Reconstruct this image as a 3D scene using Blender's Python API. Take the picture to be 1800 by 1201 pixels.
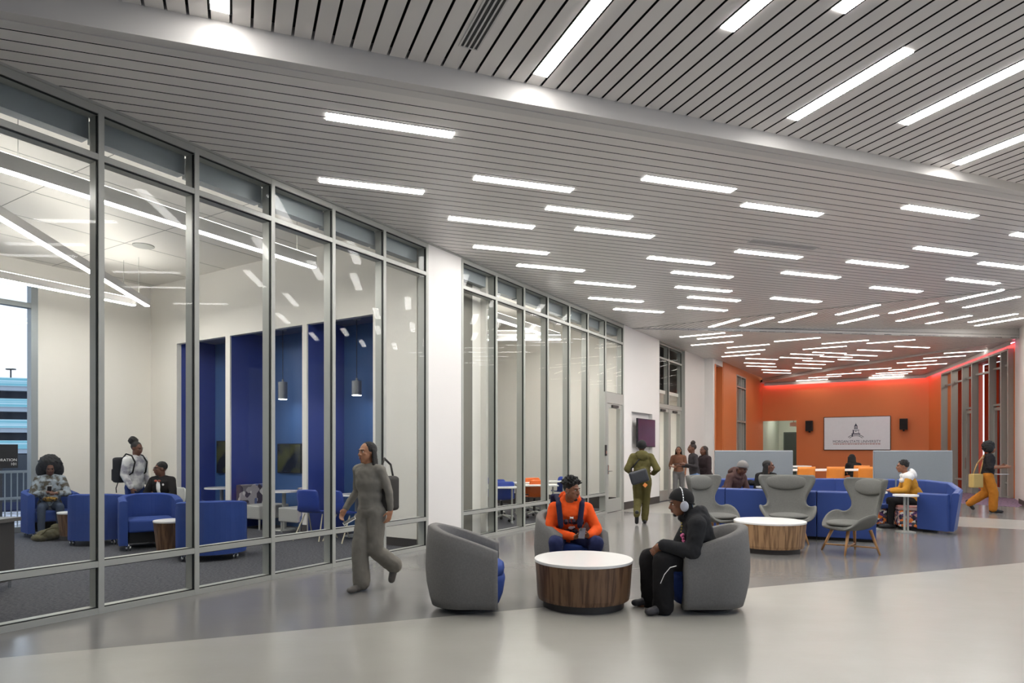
import bpy, bmesh, math, random
from mathutils import Vector, Matrix, Euler, noise
random.seed(7)
SC = bpy.context.scene
for o in list(bpy.data.objects): bpy.data.objects.remove(o)
COL = SC.collection
# ------------------------------------------------------------ camera
F, HZ, EYE = 1150.0, 792.0, 1.5
cam = bpy.data.cameras.new('camera'); co = bpy.data.objects.new('camera', cam); COL.objects.link(co)
co.location = (0, 0, EYE); co.rotation_euler = (math.pi/2, 0, 0)
cam.sensor_width = 36; cam.lens = 36*F/1800; cam.shift_y = (HZ-600.5)/1800
cam.clip_start = .05; cam.clip_end = 400
SC.camera = co
# ------------------------------------------------------------ world and exposure
w = bpy.data.worlds.new('sky'); SC.world = w; w.use_nodes = True
nt = w.node_tree; nt.nodes.clear()
wo = nt.nodes.new('ShaderNodeOutputWorld'); bg = nt.nodes.new('ShaderNodeBackground')
tc = nt.nodes.new('ShaderNodeTexCoord'); sx = nt.nodes.new('ShaderNodeSeparateXYZ'); cr = nt.nodes.new('ShaderNodeValToRGB')
cr.color_ramp.elements[0].position = 0.0; cr.color_ramp.elements[0].color = (.74, .80, .88, 1)
cr.color_ramp.elements[1].position = .5; cr.color_ramp.elements[1].color = (.66, .80, 1.0, 1)
nt.links.new(tc.outputs['Generated'], sx.inputs[0]); nt.links.new(sx.outputs['Z'], cr.inputs[0])
nt.links.new(cr.outputs[0], bg.inputs[0]); bg.inputs[1].default_value = 1.25
nt.links.new(bg.outputs[0], wo.inputs[0])
SC.view_settings.view_transform = 'Standard'; SC.view_settings.look = 'None'
SC.view_settings.gamma = 1; SC.view_settings.use_curve_mapping = False
SC.view_settings.exposure = 0.36
LIGHT = 29.0      # radiance of the ceiling light lenses

# ------------------------------------------------------------ helpers: materials
def sl(c):   # 0-255 sRGB -> linear
    r = []
    for v in c:
        v = v/255; r.append(v/12.92 if v <= .04045 else ((v+.055)/1.055)**2.4)
    return tuple(r)+(1,)
MATS = {}
def mat(name, c, rough=.6, metal=0, var=.05, scale=8, bump=0, bscale=60, spec=.5, stretch=None, c2=None, emit=None, est=0, coat=0):
    if name in MATS: return MATS[name]
    m = bpy.data.materials.new(name); m.use_nodes = True; N = m.node_tree.nodes; L = m.node_tree.links
    b = N['Principled BSDF']; b.inputs['Roughness'].default_value = rough; b.inputs['Metallic'].default_value = metal
    b.inputs['Specular IOR Level'].default_value = spec
    if coat: b.inputs['Coat Weight'].default_value = coat; b.inputs['Coat Roughness'].default_value = .08
    t = N.new('ShaderNodeTexCoord'); mp = N.new('ShaderNodeMapping'); L.new(t.outputs['Object'], mp.inputs[0])
    if stretch: mp.inputs['Scale'].default_value = stretch
    nz = N.new('ShaderNodeTexNoise'); nz.inputs['Scale'].default_value = scale; nz.inputs['Detail'].default_value = 4
    L.new(mp.outputs[0], nz.inputs['Vector'])
    mx = N.new('ShaderNodeMix'); mx.data_type = 'RGBA'
    base = sl(c); other = sl(c2) if c2 else tuple(max(0, v*(1-var*2)) for v in base[:3])+(1,)
    mx.inputs['A'].default_value = base; mx.inputs['B'].default_value = other
    if c2:
        rp = N.new('ShaderNodeValToRGB'); rp.color_ramp.elements[0].position = .42; rp.color_ramp.elements[1].position = .58
        L.new(nz.outputs['Fac'], rp.inputs[0]); L.new(rp.outputs[0], mx.inputs['Factor'])
    else: L.new(nz.outputs['Fac'], mx.inputs['Factor'])
    L.new(mx.outputs['Result'], b.inputs['Base Color'])
    if bump:
        n2 = N.new('ShaderNodeTexNoise'); n2.inputs['Scale'].default_value = bscale; L.new(mp.outputs[0], n2.inputs['Vector'])
        bp = N.new('ShaderNodeBump'); bp.inputs['Strength'].default_value = bump; bp.inputs['Distance'].default_value = .01
        L.new(n2.outputs['Fac'], bp.inputs['Height']); L.new(bp.outputs[0], b.inputs['Normal'])
    if emit:
        b.inputs['Emission Color'].default_value = sl(emit); b.inputs['Emission Strength'].default_value = est
    MATS[name] = m; return m
def glass(name, tint, ior=1.45, refl=1.0):
    m = bpy.data.materials.new(name); m.use_nodes = True; N = m.node_tree.nodes; L = m.node_tree.links
    N.clear(); o = N.new('ShaderNodeOutputMaterial'); t = N.new('ShaderNodeBsdfTransparent'); g = N.new('ShaderNodeBsdfGlossy')
    t.inputs[0].default_value = tint; g.inputs['Roughness'].default_value = .015; g.inputs[0].default_value = (refl, refl, refl, 1)
    lwt = N.new('ShaderNodeLayerWeight'); lwt.inputs[0].default_value = .5   # thin pane: reflection grows towards grazing view
    pw = N.new('ShaderNodeMath'); pw.operation = 'POWER'; pw.inputs[1].default_value = 5
    ma = N.new('ShaderNodeMath'); ma.operation = 'MULTIPLY_ADD'; ma.inputs[1].default_value = .30*refl; ma.inputs[2].default_value = .012
    mx = N.new('ShaderNodeMixShader')
    L.new(lwt.outputs['Facing'], pw.inputs[0]); L.new(pw.outputs[0], ma.inputs[0])
    L.new(ma.outputs[0], mx.inputs[0]); L.new(t.outputs[0], mx.inputs[1]); L.new(g.outputs[0], mx.inputs[2]); L.new(mx.outputs[0], o.inputs[0])
    MATS[name] = m; return m
def wood(name, c1, c2, sc=26, horiz=False):
    m = mat(name, c1, .42, c2=c2, scale=1, stretch=((3, 3, sc) if horiz else (sc, sc, 1.2)), spec=.4)
    return m
def facets(name, cols, scale):   # patterned upholstery
    m = bpy.data.materials.new(name); m.use_nodes = True; N = m.node_tree.nodes; L = m.node_tree.links
    b = N['Principled BSDF']; b.inputs['Roughness'].default_value = .8
    t = N.new('ShaderNodeTexCoord'); v = N.new('ShaderNodeTexVoronoi'); v.inputs['Scale'].default_value = scale; v.distance = 'MANHATTAN'
    s = N.new('ShaderNodeSeparateColor'); r = N.new('ShaderNodeValToRGB'); r.color_ramp.interpolation = 'CONSTANT'
    e = r.color_ramp.elements
    e.remove(e[1]); e[0].position = 0; e[0].color = sl(cols[0])
    for i, c in enumerate(cols[1:], 1): e.new(i/len(cols)).color = sl(c)
    L.new(t.outputs['Object'], v.inputs['Vector']); L.new(v.outputs['Color'], s.inputs[0]); L.new(s.outputs[0], r.inputs[0]); L.new(r.outputs[0], b.inputs['Base Color'])
    MATS[name] = m; return m

M_WALL = mat('white_paint', (226, 223, 220), .55, var=.01, scale=2)
M_WALLR = mat('room_white_paint', (232, 228, 220), .6, var=.01, scale=2)
M_PLANK = mat('ceiling_plank_paint', (230, 226, 222), .36, var=.03, scale=1.5, spec=.6)
M_TRIMC = mat('ceiling_trim_paint', (212, 209, 206), .45, var=.02, scale=2)
M_GAP = mat('dark_plenum_and_gap_shade', (14, 14, 16), .9)
M_ALU = mat('silver_aluminium', (172, 173, 167), .42, .15, var=.03, scale=3)
M_ALUD = mat('tinted_silver', (150, 156, 158), .45, .3, var=.03)
M_GASK = mat('black_gasket', (12, 12, 12), .6)
M_LENS = mat('light_lens', (255, 252, 240), .5, emit=(255, 252, 248), est=LIGHT)
M_LENSR = mat('room_light_lens', (255, 250, 240), .5, emit=(255, 251, 244), est=LIGHT*1.5)
M_LENSU = mat('uplight_diffuser', (255, 250, 240), .5, emit=(255, 251, 244), est=LIGHT*.45)
M_LENSF = mat('far_light_lens', (255, 252, 240), .5, emit=(255, 248, 238), est=11)
M_DARK = mat('black_satin', (22, 22, 24), .5)
M_DGREY = mat('dark_rubber_base', (62, 58, 56), .6, var=.04)
M_BLUEW = mat('blue_wall_paint', (58, 74, 150), .5, var=.05, scale=1.2)
M_BLUEW2 = mat('teal_blue_wall_paint', (64, 98, 150), .5, var=.06, scale=1.2)
M_ORW = mat('orange_wall_paint', (218, 126, 70), .5, var=.02, scale=1.5)
M_GLASS = glass('clear_glass', (.978, .988, .986, 1), 1.42, .45)
M_GLASSD = glass('sky_glass', (.985, .99, 1, 1), 1.3, .5)
M_CARPET = mat('grey_carpet', (92, 92, 98), .95, c2=(52, 52, 58), scale=9, stretch=(3, 14, 1), bump=.4, bscale=150)
M_CARPETR = mat('purple_fleck_carpet', (150, 122, 140), .95, c2=(84, 70, 100), scale=12, stretch=(1, 4, 1))
M_GREYF = mat('grey_woven_fabric', (134, 132, 130), .95, var=.16, scale=60, bump=.35, bscale=350, spec=.15)
M_GREYF2 = mat('light_grey_felt', (120, 120, 116), .95, var=.12, scale=50, bump=.3, bscale=300, spec=.15)
M_BLUEF = mat('blue_upholstery', (54, 76, 142), .8, var=.1, scale=5, bump=.15, bscale=200, spec=.2)
M_BLUEV = mat('blue_vinyl', (52, 74, 138), .42, var=.05, scale=3, spec=.35)
M_WALNUT = wood('walnut_veneer', (122, 92, 68), (84, 60, 44))
M_OAKV = wood('oak_veneer', (168, 132, 96), (124, 94, 66))
M_OAK = wood('oak_legs', (190, 144, 96), (160, 114, 72), 14)
M_WHITE = mat('white_laminate', (240, 239, 236), .25, var=.01)
M_CHROME = mat('chrome', (210, 212, 215), .15, .9)
M_SKIN_D = mat('brown_skin', (104, 66, 48), .5, var=.08, scale=12)
M_SKIN_M = mat('warm_brown_skin', (142, 94, 68), .5, var=.08, scale=12)
M_SKIN_L = mat('light_brown_skin', (176, 124, 92), .5, var=.08, scale=12)
M_HAIR = mat('black_hair', (16, 13, 13), .7, var=.3, scale=70, bump=1, bscale=120)
M_HAIRB = mat('dark_brown_hair', (42, 26, 20), .65, var=.3, scale=70, bump=1, bscale=120)
M_EYEW = mat('eye_white', (225, 220, 212), .3); M_EYED = mat('dark_iris', (24, 14, 10), .2)
M_LIP = mat('lips', (118, 64, 56), .45)

# ------------------------------------------------------------ helpers: objects
def tag(o, label=None, cat=None, group=None, kind=None):
    if label: o['label'] = label
    if cat: o['category'] = cat
    if group: o['group'] = group
    if kind: o['kind'] = kind
    return o
def obj(name, bm, m, parent=None, M=None, smooth=False, bevel=0, sub=0, label=None):
    me = bpy.data.meshes.new(name)
    if isinstance(bm, bmesh.types.BMesh):
        bmesh.ops.recalc_face_normals(bm, faces=bm.faces)
        bm.to_mesh(me); bm.free()
    else: me = bm
    o = bpy.data.objects.new(name, me); COL.objects.link(o)
    for x in (m if isinstance(m, (list, tuple)) else [m]): me.materials.append(x)
    if smooth:
        for p in me.polygons: p.use_smooth = True
    if M is not None: o.matrix_world = M
    if parent: o.parent = parent
    if bevel:
        b = o.modifiers.new('bevel', 'BEVEL'); b.width = bevel; b.segments = 2; b.limit_method = 'ANGLE'; b.angle_limit = .7
    if sub:
        s = o.modifiers.new('subdiv', 'SUBSURF'); s.levels = sub; s.render_levels = sub
    if label: o['label'] = label
    return o
def empty(name, loc=(0, 0, 0), rz=0, label=None, cat=None, group=None, M=None, kind=None):
    o = bpy.data.objects.new(name, None); COL.objects.link(o); o.empty_display_size = .1
    if M is not None: o.matrix_world = M
    else: o.location = loc; o.rotation_euler = (0, 0, rz)
    return tag(o, label, cat, group, kind)
def copy_tree(o, parent=None):
    c = o.copy(); COL.objects.link(c)
    if parent: c.parent = parent
    for ch in [x for x in bpy.data.objects if x.parent == o]: copy_tree(ch, c)
    return c
def B(): return bmesh.new()
def hexa(bm, p, mi=0):
    v = [bm.verts.new(q) for q in p]
    for f in ((0, 3, 2, 1), (4, 5, 6, 7), (0, 1, 5, 4), (1, 2, 6, 5), (2, 3, 7, 6), (3, 0, 4, 7)):
        fc = bm.faces.new([v[i] for i in f]); fc.material_index = mi
    return bm
def box(bm, x0, x1, y0, y1, z0, z1, mi=0):
    return hexa(bm, [(x0, y0, z0), (x1, y0, z0), (x1, y1, z0), (x0, y1, z0), (x0, y0, z1), (x1, y0, z1), (x1, y1, z1), (x0, y1, z1)], mi)
def bx(*a): return box(B(), *a)
def prism(bm, poly, z0, z1, mi=0, side=None):   # z0,z1: numbers or functions of x,y
    g = lambda z, p: z(p[0], p[1]) if callable(z) else z
    lo = [bm.verts.new((p[0], p[1], g(z0, p))) for p in poly]; hi = [bm.verts.new((p[0], p[1], g(z1, p))) for p in poly]
    n = len(poly)
    for f in (lo[::-1], hi): bm.faces.new(f).material_index = mi
    for i in range(n): bm.faces.new((lo[i], lo[(i+1) % n], hi[(i+1) % n], hi[i])).material_index = mi if side is None else side
    return bm
def orient(a, b):
    d = Vector(b)-Vector(a); return Matrix.Translation(a) @ d.to_track_quat('Z', 'Y').to_matrix().to_4x4(), d.length
def cyl(bm, a, b, r0, r1=None, n=16, mi=0):
    r1 = r0 if r1 is None else r1; M, L = orient(a, b)
    lo = [bm.verts.new(M @ Vector((r0*math.cos(t*2*math.pi/n), r0*math.sin(t*2*math.pi/n), 0))) for t in range(n)]
    hi = [bm.verts.new(M @ Vector((r1*math.cos(t*2*math.pi/n), r1*math.sin(t*2*math.pi/n), L))) for t in range(n)]
    bm.faces.new(lo[::-1]).material_index = mi; bm.faces.new(hi).material_index = mi
    for i in range(n): bm.faces.new((lo[i], lo[(i+1) % n], hi[(i+1) % n], hi[i])).material_index = mi
    return bm
def lathe(bm, prof, n=48, c=(0, 0, 0), mi=0):
    rings = []
    for r, z in prof:
        rings.append([bm.verts.new((c[0]+r*math.cos(t*2*math.pi/n), c[1]+r*math.sin(t*2*math.pi/n), c[2]+z)) for t in range(n)])
    for a, b in zip(rings, rings[1:]):
        for i in range(n): bm.faces.new((a[i], a[(i+1) % n], b[(i+1) % n], b[i])).material_index = mi
    bm.faces.new(rings[0][::-1]).material_index = mi; bm.faces.new(rings[-1]).material_index = mi
    return bm
def ell(bm, c, r, R=None, sub=2, mi=0):
    if not hasattr(r, '__len__'): r = (r, r, r)
    M = Matrix.Translation(c)
    if R is not None: M = M @ R.to_4x4()
    M = M @ Matrix.Diagonal((r[0], r[1], r[2], 1))
    g = bmesh.ops.create_icosphere(bm, subdivisions=sub, radius=1, matrix=M)
    if mi:
        for v in g['verts']:
            for f in v.link_faces: f.material_index = mi
    return bm
def cap(bm, a, b, ra, rb=None, sub=2, n=14):
    rb = ra if rb is None else rb
    a = Vector(a); b = Vector(b)
    if (b-a).length > 1e-4: cyl(bm, a, b, ra, rb, n)
    ell(bm, a, ra, sub=sub); ell(bm, b, rb, sub=sub); return bm
def tube(bm, pts, r, n=8, mi=0):
    for a, b in zip(pts, pts[1:]): cyl(bm, a, b, r, r, n, mi)
    for p in pts[1:-1]: ell(bm, p, r, sub=1, mi=mi)
    return bm
def loft(bm, secs, closed_sec=True, capends=True):
    R = [[bm.verts.new(p) for p in s] for s in secs]; n = len(secs[0])
    for a, b in zip(R, R[1:]):
        for i in range(n if closed_sec else n-1): bm.faces.new((a[i], a[(i+1) % n], b[(i+1) % n], b[i]))
    if capends and closed_sec: bm.faces.new(R[0][::-1]); bm.faces.new(R[-1])
    return bm
def clip(poly, a, b, c):   # keep a*x+b*y >= c
    out = []
    for i in range(len(poly)):
        p, q = poly[i], poly[(i+1) % len(poly)]
        dp, dq = a*p[0]+b*p[1]-c, a*q[0]+b*q[1]-c
        if dp >= 0: out.append(p)
        if (dp > 0 and dq < 0) or (dp < 0 and dq > 0):
            t = dp/(dp-dq); out.append((p[0]+t*(q[0]-p[0]), p[1]+t*(q[1]-p[1])))
    return out
def text_obj(name, s, size, m, parent, M, align='CENTER', ext=.002, sx=1.0, bold=0):
    c = bpy.data.curves.new(name, 'FONT'); c.body = s; c.size = size; c.align_x = align; c.extrude = ext; c.offset = bold
    t = bpy.data.objects.new('tmp', c); COL.objects.link(t); bpy.context.view_layer.update()
    me = bpy.data.meshes.new_from_object(t); bpy.data.objects.remove(t)
    for v in me.vertices: v.co.x *= sx
    o = bpy.data.objects.new(name, me); COL.objects.link(o); me.materials.clear(); me.materials.append(m)
    o.matrix_world = M
    if parent: o.parent = parent
    return o
def Fp(px, py):            # floor point seen at a photo position
    Y = F*EYE/(py-HZ); return Vector(((px-900)/F*Y, Y, 0))
def P(px, py, Y): return Vector(((px-900)/F*Y, Y, EYE-(py-HZ)/F*Y))
def Cz(px, py, z):
    Y = F*(z-EYE)/(HZ-py); return Vector(((px-900)/F*Y, Y, z))
def on_plane(px, py, zf):  # zf(x,y) linear
    k0 = zf(0, 0); gx = zf(1, 0)-k0; gy = zf(0, 1)-k0; c = (px-900)/F; k = (HZ-py)/F
    Y = (k0-EYE)/(k-gx*c-gy); return Vector((c*Y, Y, zf(c*Y, Y)))
def planefn(a, b, c):
    a, b, c = Vector(a), Vector(b), Vector(c); n = (b-a).cross(c-a)
    return lambda x, y: a.z-(n.x*(x-a.x)+n.y*(y-a.y))/n.z

def heading(hx, hy): return math.atan2(-hx, hy)
# ------------------------------------------------------------ frames of reference
# left wall: local x runs along the wall, local y runs behind the glass, z is up
DW = Vector((.5319, .8468, 0)); NW = Vector((-.8468, .5319, 0)); OW = Vector((-7.557, 0, 0))
FW = Matrix(((DW.x, NW.x, 0, OW.x), (DW.y, NW.y, 0, OW.y), (0, 0, 1, 0), (0, 0, 0, 1)))
def S(Y): return Y/.8468
def lw(s, y, z=0): return FW @ Vector((s, y, z))
def to_l(p): return FW.inverted() @ Vector(p)
ZC = 4.672
def struct(name, bm, m, M=None, **k): o = obj(name, bm, m, M=M, **k); o['kind'] = 'structure'; return o

# ------------------------------------------------------------ floor
def floor():
    # concrete floor in a light field, a dark field and a light band
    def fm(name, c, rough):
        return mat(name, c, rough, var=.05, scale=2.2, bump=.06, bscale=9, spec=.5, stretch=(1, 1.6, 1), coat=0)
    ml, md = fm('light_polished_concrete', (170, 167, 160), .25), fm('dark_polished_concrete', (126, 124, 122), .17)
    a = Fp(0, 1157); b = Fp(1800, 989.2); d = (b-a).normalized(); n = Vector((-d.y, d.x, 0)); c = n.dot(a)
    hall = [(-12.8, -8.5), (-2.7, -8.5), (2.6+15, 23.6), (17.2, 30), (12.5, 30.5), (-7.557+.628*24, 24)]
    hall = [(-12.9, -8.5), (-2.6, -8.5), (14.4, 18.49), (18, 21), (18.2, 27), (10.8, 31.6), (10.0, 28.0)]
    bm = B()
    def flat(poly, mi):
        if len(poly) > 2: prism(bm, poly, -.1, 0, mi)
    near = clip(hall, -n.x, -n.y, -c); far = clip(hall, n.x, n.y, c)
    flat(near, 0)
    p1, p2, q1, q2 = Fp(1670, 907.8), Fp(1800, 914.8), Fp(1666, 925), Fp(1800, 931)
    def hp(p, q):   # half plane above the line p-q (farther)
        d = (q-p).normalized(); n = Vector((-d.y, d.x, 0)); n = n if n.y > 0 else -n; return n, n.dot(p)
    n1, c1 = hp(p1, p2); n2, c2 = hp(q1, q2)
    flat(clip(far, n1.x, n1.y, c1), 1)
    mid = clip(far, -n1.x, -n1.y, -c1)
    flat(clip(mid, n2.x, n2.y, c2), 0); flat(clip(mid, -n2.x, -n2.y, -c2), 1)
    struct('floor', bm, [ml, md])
floor()
struct('floor_meeting_room', bx(-2, 11.77, 0, 7.7, -.1, .001), M_CARPET, FW)
struct('floor_niches', bx(11.77, 13.6, 0, 7.7, -.1, .001), M_CARPET, FW)
struct('floor_classroom', bx(13.6, 19.7, 0, 8, -.1, .001), M_CARPET, FW)
bm = B(); prism(bm, [Fp(1668, 884)[:2], Fp(1790, 892)[:2], (16.05, 20.0), (16.7, 25.8), (15.5, 26.3)], 0, .006)
struct('floor_carpet_strip', bm, M_CARPETR)

# ------------------------------------------------------------ ceilings
zU = lambda x, y: 4.914-.01348*(x+3.752)-.00571*(y-4.794)
pA = [(-4.755, 4.461), (3.123, 17.0), (13.56, 10.54)]
zA = lambda x, y: ZC
zB = planefn((3.123, 17.0, ZC), (13.56, 10.54, ZC), (14.33, 18.49, 4.944))
zE = planefn((11.2, 29.2, 4.47), (16.49, 25.88, 4.47), (15.6, 20.1, 4.90))
e1 = Cz(1340, 665, ZC); e2 = Cz(1757, 601.4, ZC)
def planks(name, poly, d, zf, pitch=.154, gap=.02, phase=0, th=.02):
    d = Vector(d).normalized(); n = Vector((d.y, -d.x)); us = [n.x*p[0]+n.y*p[1] for p in poly]
    bm = B(); k = math.floor((min(us)-phase)/pitch)
    while phase+k*pitch < max(us):
        u0 = phase+k*pitch+gap/2; u1 = u0+pitch-gap
        q = clip(clip(poly, n.x, n.y, u0), -n.x, -n.y, -u1)
        if len(q) > 2: prism(bm, q, zf, lambda x, y: zf(x, y)+th, 0, 1)  # plank sides coloured dark so the gaps look shaded
        k += 1
    bm2 = B(); prism(bm2, poly, lambda x, y: zf(x, y)+.075, lambda x, y: zf(x, y)+.1)
    o = struct(name, bm, [M_PLANK, M_GAP]); struct(name+'_plenum', bm2, M_GAP)
    return o
planks('ceiling_main', pA, (3.12, 1, 0), zA, gap=.013)
planks('ceiling_raised', [(-4.755, 4.461), (13.56, 10.54), (16, 9), (2.5, -8.5), (-12.9, -8.5)], (-.4235, 1, 0), zU, phase=.4328, gap=.022)
planks('ceiling_folded', [(3.123, 17.0), (13.56, 10.54), (15.2, 18.6), (14.33, 18.49)], (-.26, 1, 0), zB)
planks('ceiling_far', [(3.15, 17.05), (14.33, 18.49), (13.9, 18.62), (6.8, 22.9)], (-1.592, 1, 0), zA, gap=.012)
planks('ceiling_orange_bay', [(6.8, 22.9), (13.9, 18.62), (14.33, 18.49), (e2.x, e2.y), (e1.x, e1.y), (7.3, 23.0)], (4.4, 1, 0), zA, gap=.012)
planks('ceiling_back', [(e1.x, e1.y), (e2.x, e2.y), (14.33, 18.49), (15.6, 20.0), (16.6, 25.88), (11.0, 29.4)], (-1.592, 1, 0), zE, gap=.012)
def vband(name, a, b, zl, zh, m, th=.04):   # vertical fascia from a to b
    a = Vector(a[:2]); b = Vector(b[:2]); d = (b-a).normalized(); n = Vector((-d.y, d.x))*th
    bm = B(); pts = []
    for z in (zl, zh):
        for p in (a, b, b+n, a+n):
            q = a if (p-a).length < (p-b).length else b
            pts.append((p.x, p.y, z(q.x, q.y)))
    hexa(bm, pts); return struct(name, bm, m)
vband('trim_1', (-4.755, 4.461), (13.56, 10.54), lambda x, y: ZC-.004, lambda x, y: zU(x, y)+.1, M_TRIMC, -.10)
bm = B()   # flat lip along the lower edge of the first fascia
d = (Vector((13.56, 10.54))-Vector((-4.755, 4.461))).normalized(); n = Vector((-d.y, d.x))
struct('trim_2', prism(bm, [(-4.755, 4.461), (13.56, 10.54), (13.56+n.x*.1, 10.54+n.y*.1), (-4.755+n.x*.1, 4.461+n.y*.1)], ZC-.012, ZC-.004), M_TRIMC)
vband('trim_3', (3.15, 17.05), (14.33, 18.49), lambda x, y: ZC-.006, lambda x, y: max(zB(x, y), ZC)+.1, M_TRIMC, .06)
vband('trim_4', e1, e2, lambda x, y: min(zE(x, y), ZC)-.01, lambda x, y: ZC+.08, M_TRIMC, .08)
bm = B(); d = (Vector((13.56, 10.54))-Vector((3.123, 17))).normalized(); n = Vector((d.y, -d.x))*-.03
struct('trim_5', prism(bm, [(3.123, 17.0), (13.56, 10.54), (13.56+n.x, 10.54+n.y), (3.123+n.x, 17+n.y)], ZC-.01, ZC+.02), M_ALU)

# ------------------------------------------------------------ ceiling lights
def make_light(lens):
    t = empty('ceiling_light')
    b = B(); box(b, -.635, .635, -.077, .077, .002, .03); box(b, -.61, .61, -.077, -.068, -.003, .004); box(b, -.61, .61, .068, .077, -.003, .004)
    obj('housing', b, M_DARK, t)
    obj('lens', bx(-.61, .61, -.066, .066, -.006, .001), lens, t); return t
light0 = make_light(M_LENS); light1 = make_light(M_LENSF); used = []
ORD = ['first', 'second', 'third', 'fourth', 'fifth', 'sixth', 'seventh', 'eighth', 'ninth', 'tenth', 'eleventh', 'twelfth', 'thirteenth', 'fourteenth', 'fifteenth', 'sixteenth', 'seventeenth', 'eighteenth', 'nineteenth', 'twentieth', 'twenty-first', 'twenty-second', 'twenty-third', 'twenty-fourth', 'twenty-fifth', 'twenty-sixth', 'twenty-seventh', 'twenty-eighth', 'twenty-ninth', 'thirtieth']
def place_light(c, d, zf, label, group, width=1.0, length=1.22):
    src = light0 if width == 1.0 else light1
    if src not in used: t = src; used.append(src)
    else: t = copy_tree(src)
    d = Vector((d[0], d[1], 0)).normalized(); z0 = zf(c.x, c.y)
    X = Vector((d.x, d.y, zf(c.x+d.x, c.y+d.y)-z0)).normalized()
    U = Vector((d.y, -d.x, 0)); ux = Vector((U.x, U.y, zf(c.x+U.x, c.y+U.y)-z0)).normalized()
    Z = X.cross(ux).normalized(); Z = Z if Z.z > 0 else -Z
    Yv = Z.cross(X)
    M = Matrix((X.to_4d(), Yv.to_4d(), Z.to_4d(), Vector((c.x, c.y, z0, 1)))).transposed()
    M[3][0] = M[3][1] = M[3][2] = 0
    t.matrix_world = M @ Matrix.Diagonal((length/1.22, width, 1, 1)); tag(t, label, 'ceiling light', group)
def row(lst, d, zf, place, group, snap=None, width=1.0):
    lst = sorted(lst, key=lambda l: l[0])
    for i, l in enumerate(lst):
        a = on_plane(l[0], l[1], zf); b = on_plane(l[2], l[3], zf)
        v = (b-a); v.z = 0; dd = Vector((d[0], d[1], 0)).normalized(); dd = dd if dd.dot(v) > 0 else -dd
        L = 1.22
        c = (a+b)/2 if len(l) == 4 else a+dd*L/2
        if snap is not None:
            n = Vector((d[1], -d[0], 0)).normalized(); u = n.dot(c); k = round((u-snap)/.154-.5); c = c+n*((k+.5)*.154+snap-u)
        place_light(c, d, zf, place % ORD[i], group, width, L)
LA = [(575, 204, 795, 237), (563, 316, 743, 338), (834, 312.5, 1006, 334), (789.6, 382.5, 937.5, 400), (833, 432.5, 963, 446), (910, 466, 1026, 476), (961.7, 365.5, 1109, 382), (1012.5, 402, 1147, 416), (1013, 496, 1114, 504), (1129, 312.5, 1292, 335), (1304, 359, 1445, 378), (1586, 363, 1718, 381.5), (1770, 410.5, 1895, 425.5), (1607.5, 434.7, 1715.6, 447.8), (1293.6, 440.8, 1408, 453.4), (1139.6, 452.4, 1254, 464), (1490.4, 459.4, 1593.5, 469.7), (1718, 461.8, 1821, 473), (1181.6, 478, 1286.6, 488), (1375, 478, 1475.5, 489), (1188.6, 503.7, 1284, 513), (1666.7, 489.7, 1755, 499), (1531.4, 504.7, 1619, 513), (1210.5, 521.5, 1299.6, 529.4), (1356.5, 523.8, 1442, 530.8), (1193, 539.6, 1277, 546.6), (1036, 523, 1129, 531), (1080, 543, 1165, 549)]
row(LA, (3.12, 1), zA, 'white linear light in the slatted main ceiling, its left end %s from the left', 'linear lights in the main ceiling')
LU = [(390, 20, 386, -20, 1), (947, 131, 1050, 0, 1), (1277, 51, 1340, 0, 1), (1472, 18, 1500, 0, 1), (1385.5, 206.6, 1594.5, 87.7), (1590, 218, 1800, 112, 1), (1682, 288, 1800, 235, 1)]
row(LU, (-.4235, 1), zU, 'bright linear light in the raised near ceiling, %s from the left', 'linear lights in the raised ceiling', snap=.4328)
LB = [(1249.3, 576.2, 1296.8, 559.6), (1304.2, 574.7, 1357.4, 556.3), (1372.2, 568, 1432, 549.3), (1474.9, 554.4, 1540.8, 534.7), (1476, 570.5, 1540.8, 552.5), (1567.2, 552.5, 1644.7, 530.5), (1578.8, 566.3, 1652.5, 547.5), (1630.5, 570.7, 1705.8, 552.7), (1692.8, 525.3, 1734, 515.5), (1697.8, 542.2, 1787.8, 520), (1705.5, 567.8, 1785.8, 550), (1716.7, 574.2, 1795.8, 557.2)]
row(LB, (-.26, 1), zB, 'linear light in the folded ceiling triangle above the beam, %s from the left', 'linear lights in the folded ceiling')
LC = [(1193.7, 592.4, 1275.6, 585.1), (1224.3, 596, 1305.7, 589), (1213.7, 607.2, 1290, 600.7), (1276.7, 611.5, 1354, 605.3), (1272.8, 620, 1346.4, 615), (1267.6, 627.3, 1337, 622), (1359.6, 600.7, 1443.6, 593.4), (1443, 604.5, 1528.6, 598), (1410, 614.3, 1489.8, 608.4), (1522, 603.8, 1610.3, 597.2)]
row(LC, (-1.592, 1), zA, 'slim linear light just behind the white ceiling beam, %s from the left', 'linear lights behind the beam', width=.85)
LD = [(1310.3, 630.2, 1367.9, 632.2), (1307.8, 638, 1363, 639.5), (1312, 643.4, 1365, 645), (1338.6, 650, 1389.5, 651.5), (1341.7, 654.8, 1390.7, 656.2), (1370, 628.3, 1429.3, 630.2), (1394.3, 622.4, 1443.9, 624), (1397, 639.2, 1452, 641.4), (1390.4, 646.2, 1447.2, 647.8), (1409.7, 633.8, 1467, 636), (1436.6, 619.8, 1480, 620.9), (1440, 626.6, 1500, 628.7), (1505, 615, 1569, 617.3), (1482.8, 623.7, 1544.2, 625.7), (1471, 632, 1529.4, 634), (1581.9, 609.2, 1625, 611)]
row(LD, (4.4, 1), zA, 'slim linear light in the far ceiling bay before the last fascia, %s from the left', 'linear lights in the far ceiling bay', width=.65)
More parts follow.
